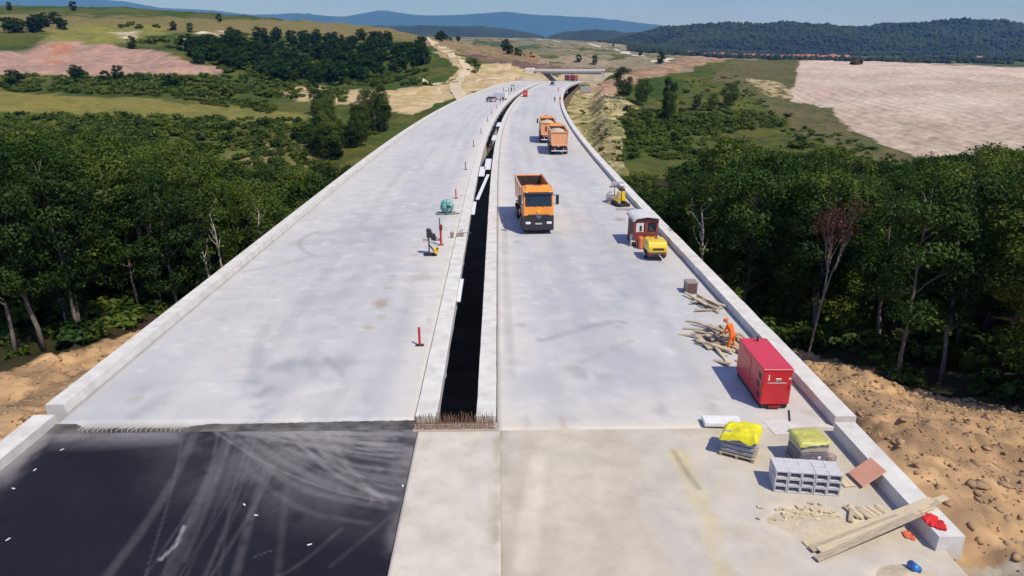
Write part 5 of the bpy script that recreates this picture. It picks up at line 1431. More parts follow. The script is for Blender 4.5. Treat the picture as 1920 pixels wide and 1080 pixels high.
for i in range(66):
    q = R.gauss(0, .78), R.gauss(0, .58)
    x, y, _ = BR(p1s - .15 + q[0], min(p1o + q[1], 12.3), 0)
    plank(float(x), float(y), .03 + .75 * math.exp(-(q[0] ** 2 + q[1] ** 2) / .8) * R.random(), R.gauss(.5, .38), R.uniform(-.22, .22), R.choice([0, 0, 2, 4, 6, 6, 1, 5, 8]), 'weathered timber offcut in the jumbled pile beside the orange worker', 'offcuts of the jumbled timber pile')
for i, (u, v, rz) in enumerate([(1392, 665, .5), (1400, 640, .1), (1398, 685, .55), (1300, 605, 1.2), (1295, 618, 1.45)]):
    (s_, o_), = px_so([(u, v)]); x, y, _ = BR(s_, o_, 0)
    plank(float(x), float(y), .02, rz, .0, [2, 4, 3, 0, 0][i], ['single board leaning towards the red generator', 'upright short board right of the orange worker', 'board lying against the generator, behind its left corner', 'thin stick lying alone left of the timber pile, upper', 'thin stick lying alone left of the timber pile, lower'][i], None, .8)

def pallet(T, w, d, z0=0.0):
    for k in range(5): MB().box((0, -d / 2 + .06 + k * (d - .12) / 4, z0 + .13), (w, .11, .025)).build('board', M_wood, T)
    for k in (-1, 0, 1):
        MB().box((k * (w / 2 - .06), 0, z0 + .06), (.1, d, .1)).build('bearer', M_wood, T)
def cloth(name, w, d, z, mat, T, sag, seed, drop=.25, tilt=0.0, n=22):
    V = []
    for i in range(n):
        for j in range(n):
            a, b = i / (n - 1) * 2 - 1, j / (n - 1) * 2 - 1
            x, y = a * (w / 2 + .05), b * (d / 2 + .05)
            e = max(abs(a), abs(b)); dz = -drop * max(0, (e - .86) / .14) ** 1.2 * (0.6 + .8 * vnoise(np.array([a * 3.1 + seed]), np.array([b * 3.1]))[0])
            wv = (fbm(np.array([a * 2.2 + seed]), np.array([b * 2.2 + seed]), 3, seed)[0] - .5) * sag
            V.append((x * (1 + .02 * wv), y, z + tilt * a + dz + wv))
    return link(name, np_mesh(name, V, grid_quads(n, n), smooth=True), mat, T)
M_bag = pm('silver_bag_wrap', (.36, .35, .38), (.26, .255, .28), 3, .32, .35, 8)
M_yelf = pm('yellow_film', (.84, .76, .02), (.68, .60, .02), 4, .35, .4, 9)
M_oliv = pm('olive_film', (.52, .50, .12), (.42, .38, .10), 4, .45, .3, 9)
(ls, lo), (rs_, ro) = px_so([(1357, 853), (1420, 873)])
P1 = on_road('loaded_pallet', (ls + rs_) / 2 + .5, (lo + ro) / 2 + .12, 'pallet of silver-wrapped bags under a bright yellow sheet', 'pallet', rz=-.52)
pallet(P1, 1.25, 1.0)
bg_ = MB()
for k in range(4):
    bg_.box((R.uniform(-.02, .02), R.uniform(-.02, .02), .26 + k * .19), (1.18, .94, .185))
b_ = bg_.build('wrapped_bags', M_bag, P1, bevel=.06, seg=2)
cloth('sheet', 1.24, 1.02, 1.03, M_yelf, P1, .22, 5, .26, .10)
(ls, lo), (rs_, ro) = px_so([(1490, 879), (1542, 879)])
P2 = on_road('loaded_pallet', ls + .50, (lo + ro) / 2 + .1, 'pallet of wrapped sacks with an olive cover and dark grey lower half', 'pallet', rz=.06)
pallet(P2, 1.1, 1.0)
MB().box((0, 0, .38), (1.02, .94, .46)).build('lower_bags', pm('dark_grey_wrap', (.13, .125, .15), (.18, .17, .2), 4, .35, .4, 9), P2, bevel=.05, seg=2)
MB().box((.02, .02, .83), (1.04, .96, .44)).build('upper_bags', pm('beige_wrap', (.50, .44, .34), (.42, .37, .30), 3, .45, .3, 9), P2, bevel=.05, seg=2)
cloth('sheet', 1.06, .98, 1.08, M_oliv, P2, .10, 9, .12)
MB().blob((.2, -.485, .42), (.06, .02, .07), 2, .1).build('label', M_white, P2)
bx = on_road('paper_sack', ls + .35, ro + .42, 'torn grey sack leaning at the right of the olive-covered pallet', 'sack')
MB().blob((0, 0, .2), (.22, .16, .22), 2, .12, 3).build('sack', M_grwood, bx)
(bs, bo), = px_so([(1450, 926)])
bm_ = MB()
w_, d_, h_ = .415, .42, .268
t_ = .04
bm_.box((0, 0, t_ / 2), (w_, d_, t_)).box((0, 0, h_ - t_ / 2), (w_, d_, t_)).box((-w_ / 2 + t_ / 2, 0, h_ / 2), (t_, d_ - .004, h_ - 2 * t_)).box((w_ / 2 - t_ / 2, 0, h_ / 2), (t_, d_ - .004, h_ - 2 * t_)).box((0, .06, h_ / 2), (w_ - 2 * t_, .03, h_ - 2 * t_))
BLK = bm_.mesh('hollow_block'); BLK.materials.append(pm('block_concrete', (.58, .57, .58), (.46, .455, .465), 4, .92, .3, 30))
hx, hy, _ = BR(bs + .12, bo + .05, 0); hr = heading_rz(bs) - .15
for lay in range(3):
    for col in range(5):
        for row in range(2):
            lx, ly = .21 + col * .425 + R.uniform(-.012, .012), .21 + row * .43 + R.uniform(-.012, .012)
            o = link('hollow_block', BLK); o.location = (float(hx) + lx * math.cos(hr) - ly * math.sin(hr), float(hy) + lx * math.sin(hr) + ly * math.cos(hr), lay * .271 + .001)
            o.rotation_euler = (0, 0, hr + R.uniform(-.025, .025))
            pos = ['left end', 'second column from the left', 'middle column', 'second column from the right', 'right end'][col]
            tag(o, 'hollow concrete block, %s of the stack, %s layer, %s row' % (pos, ['bottom', 'middle', 'top'][lay], ['front', 'back'][row]), 'block', 'stack of hollow concrete blocks')
def slab_thing(name, u, v, w, d, h, rz, mat, label, cat, z=0.0, rx=0.0, ry=0.0):
    (s_, o_), = px_so([(u, v)]); x, y, _ = BR(s_, o_, 0)
    o = MB().box((0, 0, 0), (w, d, h)).build(name, mat, None, bevel=min(.01, h * .3))
    o.location = (float(x), float(y), z + h / 2); o.rotation_euler = (rx, ry, heading_rz(s_) + rz)
    return tag(o, label, cat)
slab_thing('foam_slab', 1352, 797, 1.45, .62, .16, -.06, M_white, 'white foam slab lying left of the yellow-covered pallet', 'slab', .10)
slab_thing('timber_bearer', 1352, 800, 1.1, .08, .10, -.06, M_wood, 'dark bearer under the white foam slab', 'timber')
slab_thing('plastic_sheet', 1462, 800, .95, 1.1, .012, .1, pm('crumpled_white_plastic', (.66, .64, .62), (.55, .53, .51), 5, .5, .6, 8), 'crumpled white plastic sheet between the generator and the pallets', 'sheet')
slab_thing('dark_bar', 1480, 780, .06, .9, .05, -.35, M_dsteel, 'dark steel bar lying in front of the generator', 'bar')
slab_thing('board', 1573, 893, .42, 1.3, .03, .15, M_woodp, 'pale beige board lying right of the hollow block stack', 'board', .02)
pk = slab_thing('insulation_board', 1612, 900, .95, .85, .04, .55, pm('salmon_board', (.72, .36, .24), (.66, .32, .21), 2, .75), 'salmon pink board leaning on the kerb block', 'board', 0)
(s_, o_), = px_so([(1612, 897)]); x, y, _ = BR(19.9, 12.62, 0)
pk.location = (float(x), float(y), .38); pk.rotation_euler = (0, -.62, heading_rz(20) + .12)
# sticks, long planks, sand
(a_s, a_o), = px_so([(1625, 962)])
for i in range(11):
    x, y, _ = BR(a_s + R.uniform(-.12, .12), a_o - .5 + i * .11, 0)
    plank(float(x), float(y), .01 + .02 * (i % 2), .35 + R.uniform(-.12, .12), 0, 1 if i % 3 else 0, 'short pale lath in the row next to the long planks', 'row of short laths', .62, 'lath')
x, y, _ = BR(a_s - .2, a_o - .62, 0)
plank(float(x), float(y), .05, -.5, 0, 0, 'single lath lying askew at the left of the lath row', None, .7, 'lath')
LP = [((1508, 1020), (1775, 932)), ((1520, 1030), (1760, 940)), ((1535, 1032), (1750, 948)), ((1545, 1020), (1740, 945)), ((1530, 1048), (1730, 960)), ((1560, 1008), (1748, 936)), ((1580, 1022), (1720, 958))]
for i, (a, b) in enumerate(LP):
    p = Vector(at_z(a[0], a[1], .02 + .05 * (i % 3))); q = Vector(at_z(b[0], b[1], .62 + .05 * (i % 2)))
    o = MB().bar((0, -(q - p).length / 2, 0), (0, (q - p).length / 2, 0), .23, .05).build('long_plank', M_wood if i % 3 == 1 else M_woodp, None, bevel=.008)
    o.location = (p + q) / 2; o.rotation_euler = (q - p).to_track_quat('Y', 'Z').to_euler()
    tag(o, ['longest plank reaching furthest over the kerb block', 'upper broad plank laid over the kerb block', 'middle plank of the bundle over the kerb block', 'short plank on top of the bundle over the kerb', 'lowest plank of the bundle, nearest the viewer', 'plank at the upper left side of the bundle over the kerb', 'shortest plank tucked into the middle of the bundle'][i], 'plank', 'long planks over the kerb block')
def mound(name, u, v, rx, ry, h, mat, label, seed, n=26):
    (s_, o_), = px_so([(u, v)]); x, y, _ = BR(s_, o_, 0); V = []
    for i in range(n):
        for j in range(n):
            a, b = i / (n - 1) * 2 - 1, j / (n - 1) * 2 - 1; d = math.hypot(a, b)
            w = max(0, 1 - d * (0.8 + .5 * vnoise(np.array([math.atan2(b, a) * 1.5 + seed]), np.array([seed * 1.0]))[0]))
            V.append((a * rx, b * ry, h * w ** 1.2 + .03 * w * random.random() - .012))
    o = link(name, np_mesh(name, V, grid_quads(n, n)[:, ::-1], smooth=True), mat); o.location = (float(x), float(y), 0); 
    return tag(o, label, 'sand', kind='stuff')
mound('sand_heap', 1530, 985, 1.5, .8, .10, M_sand, 'spread pale sand between the block stack and the long planks', 2)
mound('sand_heap', 1700, 1082, .9, .5, .18, M_sand, 'small heap of pale sand at the bottom right', 4)
mound('dust_heap', 1162, 412, .8, .5, .05, pm('grey_brown_dust', (.36, .33, .29), (.28, .26, .23), 5, .95), 'low patch of grey dust left of the rusty hut', 6)
def rub(R_):
    (s_, o_), = [(19.0 + R_.normal() * .22, 9.9 + R_.normal() * .55)]; x, y, _ = BR(s_, o_, 0); return float(x), float(y)
def scraps(name, n, fn, sz, mat, label, seed):
    R_ = np.random.default_rng(seed); m = MB()
    for i in range(n):
        x, y = fn(R_); m.box((x, y, .03), (R_.uniform(*sz), R_.uniform(*sz) * 1.8, R_.uniform(.02, .06)), R_.uniform(0, 3.1), R_.uniform(-.4, .4))
    return tag(m.build(name, mat), label, 'scraps', kind='stuff')
scraps('wood_scraps', 70, lambda R_: tuple(float(c) for c in BR(18.15 + R_.normal() * .2, 9.75 + R_.normal() * .5, 0)[:2]), (.05, .14), M_woodp, 'pale wood scraps in front of the hollow block stack', 3)
def gloves(u, v, z, mat, label, name, seed):
    (s_, o_), = px_so([(u, v)], z); x, y, _ = BR(s_, o_, 0)
    T = empty(name, (float(x), float(y), z), heading_rz(s_), label, 'bag')
    MB().blob((0, .14, .04), (.24, .2, .06), 3, .22, seed).blob((.10, -.20, .04), (.17, .24, .06), 3, .25, seed + 1).blob((-.12, -.08, .05), (.14, .2, .06), 3, .25, seed + 2).build('fabric', mat, T)
    MB().tube([(.1, -.3, .05), (.2, -.2, .16), (.18, -.05, .1)], .015, 5).build('strap', mat, T)
    if z < .1: T.scale = (.55, .55, .6)
gloves(1748, 978, .52, pm('bright_red_cloth', (.75, .02, .02), (.55, .015, .02), 6, .7, .5, 12), 'crumpled bright red cloth on the end of the kerb block', 'red_cloth', 3)
gloves(1702, 1004, .0, pm('orange_cloth', (.80, .18, .08), (.6, .12, .06), 6, .7, .5, 12), 'small orange rag on the ground beside the kerb block', 'orange_rag', 8)
(s_, o_), = px_so([(1707, 1066)])
Bu = on_road('bucket', s_, o_, 'blue bucket lying at the bottom right', 'bucket')
MB().tube([(0, .05, .14), (0, -.2, .16), (.0, -.26, .17)], [.11, .14, .15], 14).build('pail', pm('blue_plastic', (.03, .14, .42), (.04, .18, .5), 3, .4), Bu, smooth=True)
MB().tube([(-.14, -.24, .17), (0, -.34, .05), (.14, -.24, .17)], .012, 5).build('handle', M_dsteel, Bu)
for i, (u, v) in enumerate([(65, 880), (25, 915), (116, 842), (458, 945), (580, 1020), (755, 910), (480, 965), (15, 1010)]):
    (s_, o_), = px_so([(u, v)]); x, y, _ = BR(s_, o_, 0)
    o = MB().prism([(-.025, -.07), (.03, -.05), (.02, .08), (-.02, .06)], -.004, .006, axis='z').build('paper_scrap', M_white)
    o.location = (float(x), float(y), -.02); o.rotation_euler = (0, 0, i * 1.3)
    tag(o, ['white paper scrap by the left kerb, larger', 'white paper scrap by the left kerb at the picture edge', 'white paper scrap near the joint corner', 'tiny white scrap in the middle of the asphalt', 'bright white scrap low on the asphalt', 'white scrap at the right edge of the asphalt', 'small white scrap beside the middle scrap', 'pale scrap at the lower left of the asphalt'][i], 'scrap', 'paper scraps on the asphalt')

# ------------------------------------------------------------------ people
def person_mesh(name, joints, edges, rad, sub=2):
    me = bpy.data.meshes.new(name + '_skeleton'); keys = list(joints)
    me.from_pydata([joints[k] for k in keys], [(keys.index(a), keys.index(b)) for a, b in edges], [])
    o = bpy.data.objects.new('tmp', me); COL.objects.link(o)
    sk = o.modifiers.new('skin', 'SKIN'); sk.use_smooth_shade = True
    ss = o.modifiers.new('sub', 'SUBSURF'); ss.levels = sub; ss.render_levels = sub
    for i, k in enumerate(keys):
        v = me.skin_vertices[0].data[i]; r = rad[k]; v.radius = r if isinstance(r, tuple) else (r, r); v.use_root = (k == 'pelvis')
    dg = bpy.context.evaluated_depsgraph_get()
    out = bpy.data.meshes.new_from_object(o.evaluated_get(dg)); out.name = name
    bpy.data.objects.remove(o)
    return out
EDG = [('pelvis', 'waist'), ('waist', 'chest'), ('chest', 'neck'), ('neck', 'head'), ('head', 'crown_'),
       ('chest', 'shL'), ('shL', 'elL'), ('elL', 'wrL'), ('wrL', 'haL'), ('chest', 'shR'), ('shR', 'elR'), ('elR', 'wrR'), ('wrR', 'haR'),
       ('pelvis', 'hiL'), ('hiL', 'knL'), ('knL', 'anL'), ('anL', 'toL'), ('pelvis', 'hiR'), ('hiR', 'knR'), ('knR', 'anR'), ('anR', 'toR')]
RAD = dict(pelvis=(.16, .12), waist=(.145, .11), chest=(.17, .12), neck=.06, head=.095, crown_=.075, shL=.075, elL=.052, wrL=.036, haL=.034, shR=.075, elR=.052, wrR=.036, haR=.034,
           hiL=.10, knL=.068, anL=.048, toL=.04, hiR=.10, knR=.068, anR=.048, toR=.04)
def standing(step=.12, armf=.1):
    return dict(pelvis=(0, 0, .96), waist=(0, .0, 1.12), chest=(0, .0, 1.36), neck=(0, .01, 1.50), head=(0, .03, 1.60), crown_=(0, .02, 1.72),
                shL=(-.19, 0, 1.42), elL=(-.25, -.02, 1.16), wrL=(-.26, armf, .94), haL=(-.26, armf + .03, .86), shR=(.19, 0, 1.42), elR=(.25, -.04, 1.16), wrR=(.26, armf * .6, .93), haR=(.26, armf * .6 + .02, .85),
                hiL=(-.10, 0, .90), knL=(-.11, step * .6, .50), anL=(-.11, step, .09), toL=(-.12, step + .17, .04), hiR=(.10, 0, .90), knR=(.11, -step * .2, .50), anR=(.11, -step, .09), toR=(.12, -step + .17, .04))
def bending():
    return dict(pelvis=(0, 0, .92), waist=(0, .13, 1.02), chest=(0, .36, 1.10), neck=(0, .50, 1.12), head=(0, .60, 1.10), crown_=(0, .70, 1.08),
                shL=(-.19, .40, 1.10), elL=(-.25, .44, .84), wrL=(-.20, .52, .62), haL=(-.18, .55, .54), shR=(.19, .40, 1.10), elR=(.25, .46, .84), wrR=(.16, .56, .64), haR=(.14, .58, .56),
                hiL=(-.12, -.02, .86), knL=(-.15, .06, .48), anL=(-.17, -.02, .09), toL=(-.19, .15, .04), hiR=(.12, -.02, .86), knR=(.15, .05, .48), anR=(.17, -.04, .09), toR=(.19, .13, .04))
def leaning():
    return dict(pelvis=(0, 0, .94), waist=(0, .07, 1.09), chest=(0, .20, 1.29), neck=(0, .29, 1.40), head=(0, .37, 1.47), crown_=(0, .45, 1.57),
                shL=(-.19, .22, 1.33), elL=(-.26, .30, 1.07), wrL=(-.22, .46, .90), haL=(-.20, .52, .84), shR=(.19, .22, 1.33), elR=(.26, .26, 1.06), wrR=(.22, .40, .86), haR=(.20, .45, .79),
                hiL=(-.12, -.01, .88), knL=(-.17, .05, .49), anL=(-.20, .02, .09), toL=(-.22, .19, .04), hiR=(.12, -.01, .88), knR=(.16, .0, .49), anR=(.20, -.10, .09), toR=(.22, .07, .04))
BODIES = {}
def make_person(J, loc, rz, label, cloth_m, helmet_m, group=None, detail=True, trouser=None):
    T = empty('person', loc, rz, label, 'person', group)
    key = tuple(round(c, 2) for c in J['anL'] + J['wrL'])
    if key not in BODIES: BODIES[key] = person_mesh('body', J, EDG, RAD, 2 if detail else 1)
    me = BODIES[key].copy(); me.materials.clear()
    for m_ in (cloth_m, M_skin, M_black, trouser or cloth_m): me.materials.append(m_)
    hd, hl, hr = Vector(J['head']), Vector(J['haL']), Vector(J['haR'])
    pz = J['pelvis'][2]
    for p in me.polygons:
        c = p.center
        p.material_index = 1 if (c - hd).length < .15 or (c - hl).length < .085 or (c - hr).length < .085 else (2 if c.z < .10 else (3 if c.z < pz - .02 and (c - hl).length > .5 else 0))
    link('body', me, None, T)
    d = (Vector(J['crown_']) - hd).normalized(); top = hd + d * .06
    q = d.to_track_quat('Z', 'Y').to_matrix()
    m = MB(); V = []; n = 14
    rings = [(.155, 0.0), (.13, .015), (.125, .06), (.10, .11), (.055, .14)]
    vs = [top + q @ Vector((r * math.cos(2 * math.pi * k / n), r * 1.15 * math.sin(2 * math.pi * k / n), z)) for r, z in rings for k in range(n)]
    fs = [(i * n + k, i * n + (k + 1) % n, (i + 1) * n + (k + 1) % n, (i + 1) * n + k) for i in range(len(rings) - 1) for k in range(n)] + [tuple(range((len(rings) - 1) * n, len(rings) * n))]
    m.add(vs, fs); m.build('helmet', helmet_m, T, smooth=True)
    if detail:
        fwd = (q @ Vector((0, -1, 0)))
        face = MB(); f0 = hd
        fd = Vector((0, 1, 0)) if abs(d.z) > .7 else Vector((0, .2, -1)).normalized()
        face.blob(tuple(f0 + fd * .105), (.016, .022, .022), 1, 0)
        for sx in (-1, 1): face.blob(tuple(f0 + Vector((sx * .092, 0, 0))), (.014, .022, .03), 1, 0)
        face.build('face_features', M_skin, T)
        ey = MB()
        for sx in (-1, 1): ey.blob(tuple(f0 + fd * .088 + Vector((sx * .034, 0, 0)) + d * .02), (.012, .012, .010), 1, 0)
        ey.blob(tuple(f0 + fd * .09 - d * .045), (.026, .01, .007), 1, 0); ey.build('eyes_and_mouth', M_black, T)
        for h_, w_, sx in ((hl, Vector(J['wrL']), -1), (hr, Vector(J['wrR']), 1)):
            dr = (h_ - w_).normalized(); sd2 = dr.cross(Vector((1, 0, 0))).normalized(); fm = MB()
            for k, L in enumerate((.055, .07, .075, .065)):
                a = h_ + sd2 * (-.027 + .018 * k); b = a + dr * L * .6; c = b + (dr * .6 + Vector((-sx * .6, 0, 0))) * L * .6
                fm.tube([tuple(a), tuple(b), tuple(c)], [.0095, .009, .0075], 6)
            a = w_ + dr * .03; fm.tube([tuple(a), tuple(a + sd2 * -.04 + dr * .02), tuple(a + sd2 * -.055 + dr * .05)], [.011, .010, .008], 6)
            fm.build('fingers', M_skin, T, smooth=True)
        # reflective bands
    return T
(ws, wo), = px_so([(1370, 659)])
x, y, _ = BR(ws, wo, 0)
make_person(leaning(), (float(x), float(y), 0.0), heading_rz(ws) + .75, 'worker in orange clothes bending over the timber pile', M_hiviz, M_hiviz)
for u, v, m_, tr_, lab, rz in [(1040, 192, M_navy, M_navy, 'worker in dark clothes on the right deck, left of a pair', .5), (1050, 192, M_hivred, M_navy, 'worker in red clothes beside the right edge beam', 2.6), (1047, 172, M_hiviz, M_hivred, 'worker in red and orange further up the right deck', 3.3),
                               (929, 190, M_hivred, M_hivred, 'worker in red standing next to the white van', 1.0), (938, 194, M_hivred, M_navy, 'worker in front of the white van, nearer the median', 2.0), (943, 191, M_navy, M_navy, 'worker in dark clothes right of the white van', .4), (914, 192, M_navy, M_navy, 'worker in dark clothes left of the pickup', 3.0),
                               (949, 178, M_navy, M_navy, 'person standing beside the pale cabinet on the left deck', 1.4), (959, 172, M_navy, M_navy, 'person near the far marker posts on the left deck', .8), (968, 152, M_navy, M_navy, 'distant person at the far end of the left deck', .2)]:
    (s_, o_), = px_so([(u, v)]); x, y, _ = BR(s_, o_, 0)
    make_person(standing(*R.choice([(.04, .05), (.14, .22)])), (float(x), float(y), 0.0), rz, lab, m_, M_hivred if m_ is not M_navy else M_white, 'workers far along the decks', False, tr_)

# ------------------------------------------------------------------ far vehicles and plant
def car(label, s, off, mat, rz, kind='car'):
    T = on_road(kind, s, off, label, 'car' if kind == 'parked_car' else 'van', None, 0, rz)
    if kind == 'van':
        MB().prism([(-2.6, .45), (-2.6, 2.35), (1.2, 2.35), (1.9, 1.55), (2.7, 1.25), (2.75, .45)], -.95, .95).build('body', mat, T, bevel=.08)
        MB().prism([(1.22, 2.25), (1.28, 2.3), (1.95, 1.62), (1.88, 1.58)], -.85, .85).build('windscreen', M_glass, T)
        wy = (1.8, -1.7)
    else:
        MB().prism([(-2.1, .4), (-2.15, .95), (2.0, .9), (2.15, .7), (2.15, .4)], -.9, .9).build('body', mat, T, bevel=.08)
        MB().prism([(-1.9, .93), (-1.6, 1.5), (.4, 1.52), (1.2, .93)], -.78, .78).build('cabin', M_glass, T, bevel=.06)
        MB().prism([(-1.55, 1.49), (.38, 1.51), (.3, 1.57), (-1.4, 1.56)], -.72, .72).build('roof', mat, T, bevel=.02)
        wy = (1.35, -1.35)
    for sx in (-1, 1):
        for yy in wy: disc_wheel('wheel', sx * .82, yy, .33, .22, T, M_chrome)
        MB().box((sx * .65, 2.68 if kind == 'van' else 2.13, .72), (.3, .08, .16)).build('headlight', M_lamp, T)
        MB().box((sx * .7, -2.62 if kind == 'van' else -2.14, .8), (.22, .05, .2)).build('tail_light', MATS['tail_red'], T)
    return T
M_vblack = pm('black_car_paint', (.012, .012, .014), (.02, .02, .02), 2, .25, coat=.5)
(s_, o_), = px_so([(1035, 160)]); car('small black car driving at the far end of the right deck', s_ + 2, o_, M_vblack, math.pi, 'parked_car')
(s_, o_), = px_so([(936, 188)]); car('white van parked among the workers on the left deck', s_ + 3, o_, M_white, 1.1, 'van')
(s_, o_), = px_so([(920, 191)]); car('grey pickup left of the white van on the left deck', s_ + 1, o_, pm('silver_paint', (.5, .48, .5), None, 2, .35, metal=.4), .5, 'parked_car')
(s_, o_), = px_so([(984, 182)])
Gr = on_road('generator', s_ + 1.2, o_ + .1, 'small red generator box beside the median at the far bend', 'generator')
MB().box((0, 0, 1.15), (1.5, 2.6, 1.9)).build('housing', M_red, Gr, bevel=.05); MB().box((0, 0, .12), (1.4, 2.5, .2)).build('skid', M_dsteel, Gr); MB().tube([(-.4, .6, 2.1), (-.4, .6, 2.6)], .08, 8).build('exhaust', M_redpost, Gr)
MB().box((0, -1.31, 1.2), (.9, .03, .5)).build('panel', pm('pale_panel', (.6, .3, .3), None, 3, .5), Gr)
(s_, o_), = px_so([(949, 178)])
Cb = on_road('scaffold_stand', s_, o_, 'dark metal frame standing on the left deck behind the van', 'frame')
for a in (-1, 1): MB().box((a * .9, 0, 1.3), (.14, .14, 2.6)).build('post', M_dsteel, Cb)
MB().box((0, 0, .1), (2.0, .5, .2)).build('base', M_dsteel, Cb); MB().box((0.1, .1, 1.2), (1.3, .1, 1.9)).build('panel', M_white, Cb)
(s_, o_), = px_so([(961, 172)])
Cb = on_road('scaffold_stand', s_, o_, 'second dark frame nearer the median behind the van', 'frame')
for a in (-1, 1): MB().box((a * .6, 0, 1.2), (.16, .16, 2.4)).build('post', M_dsteel, Cb)
MB().box((0, 0, 2.4), (1.4, .2, .3)).build('beam', M_dsteel, Cb)
def far_lorry(label, u, v, mat):
    (s_, o_), = px_so([(u, v)]); x, y, z = BR(s_, o_, 0)
    T = on_road('lorry', s_ + 4, o_, label, 'lorry', 'red lorries beyond the viaduct', 0, math.pi)
    T.location.z = float(zroad(s_)) 
    MB().box((0, 3.3, 2.0), (2.5, 2.0, 2.5)).build('cab', mat, T, bevel=.1); MB().box((0, 4.32, 2.5), (2.2, .06, .9)).build('windscreen', M_glass, T); MB().box((0, 4.34, 1.1), (2.4, .08, .7)).build('grille', M_black, T)
    MB().box((0, -1, 2.1), (2.5, 6, 2.0)).build('cargo_body', mat, T, bevel=.05)
    MB().box((0, -.5, .9), (.9, 8.5, .3)).build('chassis', M_dsteel, T)
    for sx in (-1, 1):
        for yy in (3.2, -1.6, -2.9): disc_wheel('wheel', sx * 1.0, yy, .52, .35, T, M_dsteel)
M_lred = pm('faded_lorry_red', (.42, .05, .05), (.35, .06, .05), 2, .5)
far_lorry('red lorry under the far overbridge, left of the pair', 1063, 152, M_lred)
far_lorry('red lorry under the far overbridge, right of the pair', 1074, 153, M_lred)

# overbridge
ax, ay, az = at_y(1000, 131, 436); bx_, by_, bz_ = at_y(1134, 137, 430)
ln = math.hypot(bx_ - ax, by_ - ay); rzb = math.atan2(by_ - ay, bx_ - ax)
OB = empty('overbridge', (ax, ay, 0), rzb, 'pale concrete overbridge under construction beyond the viaducts', 'bridge')
MB().box((ln / 2, 4.5, az - .9), (ln, 9, .9)).build('deck', M_pier, OB)
for yy in (0.0, 9.0): MB().box((ln / 2, yy, az - .15), (ln + .2, .35, 1.0)).build('parapet', M_kerb, OB, bevel=.03)
MB().box((ln / 2, 4.5, az - 1.9), (ln - 1, 6, 1.1)).build('girder', M_girder, OB)
MB().box((-2.6, 4.5, az - 4.2), (5.2, 10, 10.4)).build('abutment', pm('pale_abutment', (.68, .66, .62), (.58, .56, .52), .4, .9), OB, bevel=.3)
MB().box((ln - 1, 4.5, az - 4.2), (2, 9, 7)).build('abutment', M_pier, OB)
MB().box((ln * .55, 4.5, az - 5.6), (1.0, 7, 7.0)).build('pier', M_pier, OB)
MB().prism([(0.5, az - 1.2), (14, az - 7.6), (14, az - 9), (0.5, az - 9)], 11, 11.6, axis='y').build('wing_wall', M_pier, OB)

# paved slope panel beside the far abutment
cs4 = [hit(u, v) for u, v in [(1088, 163), (1108, 163), (1108, 174), (1088, 174)]]
cs4 = [c if c else (at_y(1095, 165, 380)[0], 380, 0) for c in cs4]
V = []; nn_ = 9
for i in range(nn_):
    for j in range(nn_):
        a, b = i / (nn_ - 1), j / (nn_ - 1)
        x = (cs4[0][0] * (1 - b) + cs4[1][0] * b) * (1 - a) + (cs4[3][0] * (1 - b) + cs4[2][0] * b) * a
        y = (cs4[0][1] * (1 - b) + cs4[1][1] * b) * (1 - a) + (cs4[3][1] * (1 - b) + cs4[2][1] * b) * a
        V.append((x, y, float(ground_z(x, y)) + .25))
top = V + [(x, y, z - .6) for x, y, z in V]
q4 = grid_quads(nn_, nn_)
sp = link('slope_paving', np_mesh('slope_paving', top, np.concatenate([q4, q4[:, ::-1] + nn_ * nn_])), pm('grey_slope_paving', (.26, .24, .23), (.20, .19, .18), .8, .9))
tag(sp, 'grey paved slope panel beside the far viaduct abutment', 'paving')

# far excavator and bulldozer
def excavator(name, label, pos, mat, sc, rz):
    T = empty(name, pos, rz, label, 'excavator')
    for sx in (-1, 1): MB().prism([(-1.9, .3), (-1.5, 0), (1.5, 0), (1.9, .3), (1.9, .6), (1.5, .9), (-1.5, .9), (-1.9, .6)], sx * .8, sx * 1.4).build('track', M_rubber, T)
    MB().box((0, -.5, 1.7), (2.6, 3.2, 1.3)).build('engine_housing', mat, T, bevel=.12); MB().box((-.8, .9, 2.5), (1.0, 1.4, 1.7)).build('cab', M_glass, T, bevel=.08)
    MB().bar((.3, 1.0, 2.0), (.3, 4.0, 5.0), .45, .6).build('boom', mat, T); MB().bar((.3, 4.0, 5.0), (.3, 6.2, 2.2), .35, .45).build('arm', mat, T)
    MB().prism([(5.6, 1.8), (6.6, 2.4), (6.4, 1.0), (5.7, .9)], -.2, .8).build('bucket', M_dsteel, T)
    T.scale = (sc, sc, sc)
p = hit(998, 108)
if p: excavator('excavator', 'orange excavator working on the brown slope behind the overbridge', p, M_orange, 1.1, 1.3)
p = hit(1603, 121)
if p:
    D = empty('bulldozer', p, -1.2, 'dark red bulldozer on the crest of the pale field', 'bulldozer')
    M_dr = pm('dark_red_plant', (.14, .035, .03), (.10, .03, .03), 2, .6)
    for sx in (-1, 1): MB().prism([(-1.9, .3), (-1.5, 0), (1.5, 0), (1.9, .3), (1.7, 1.1), (-1.7, 1.1)], sx * .9, sx * 1.5).build('track', M_rubber, D)
    MB().box((0, .8, 1.6), (1.5, 2.2, 1.2)).build('bonnet', M_dr, D, bevel=.1); MB().box((0, -.9, 2.2), (1.8, 1.6, 2.0)).build('cab', M_dr, D, bevel=.1); MB().box((0, -.9, 2.5), (1.84, 1.3, .8)).build('window', M_glass, D)
    MB().box((0, 2.7, .9), (3.8, .25, 1.4)).build('blade', M_dr, D); D.scale = (1.5, 1.5, 1.5)
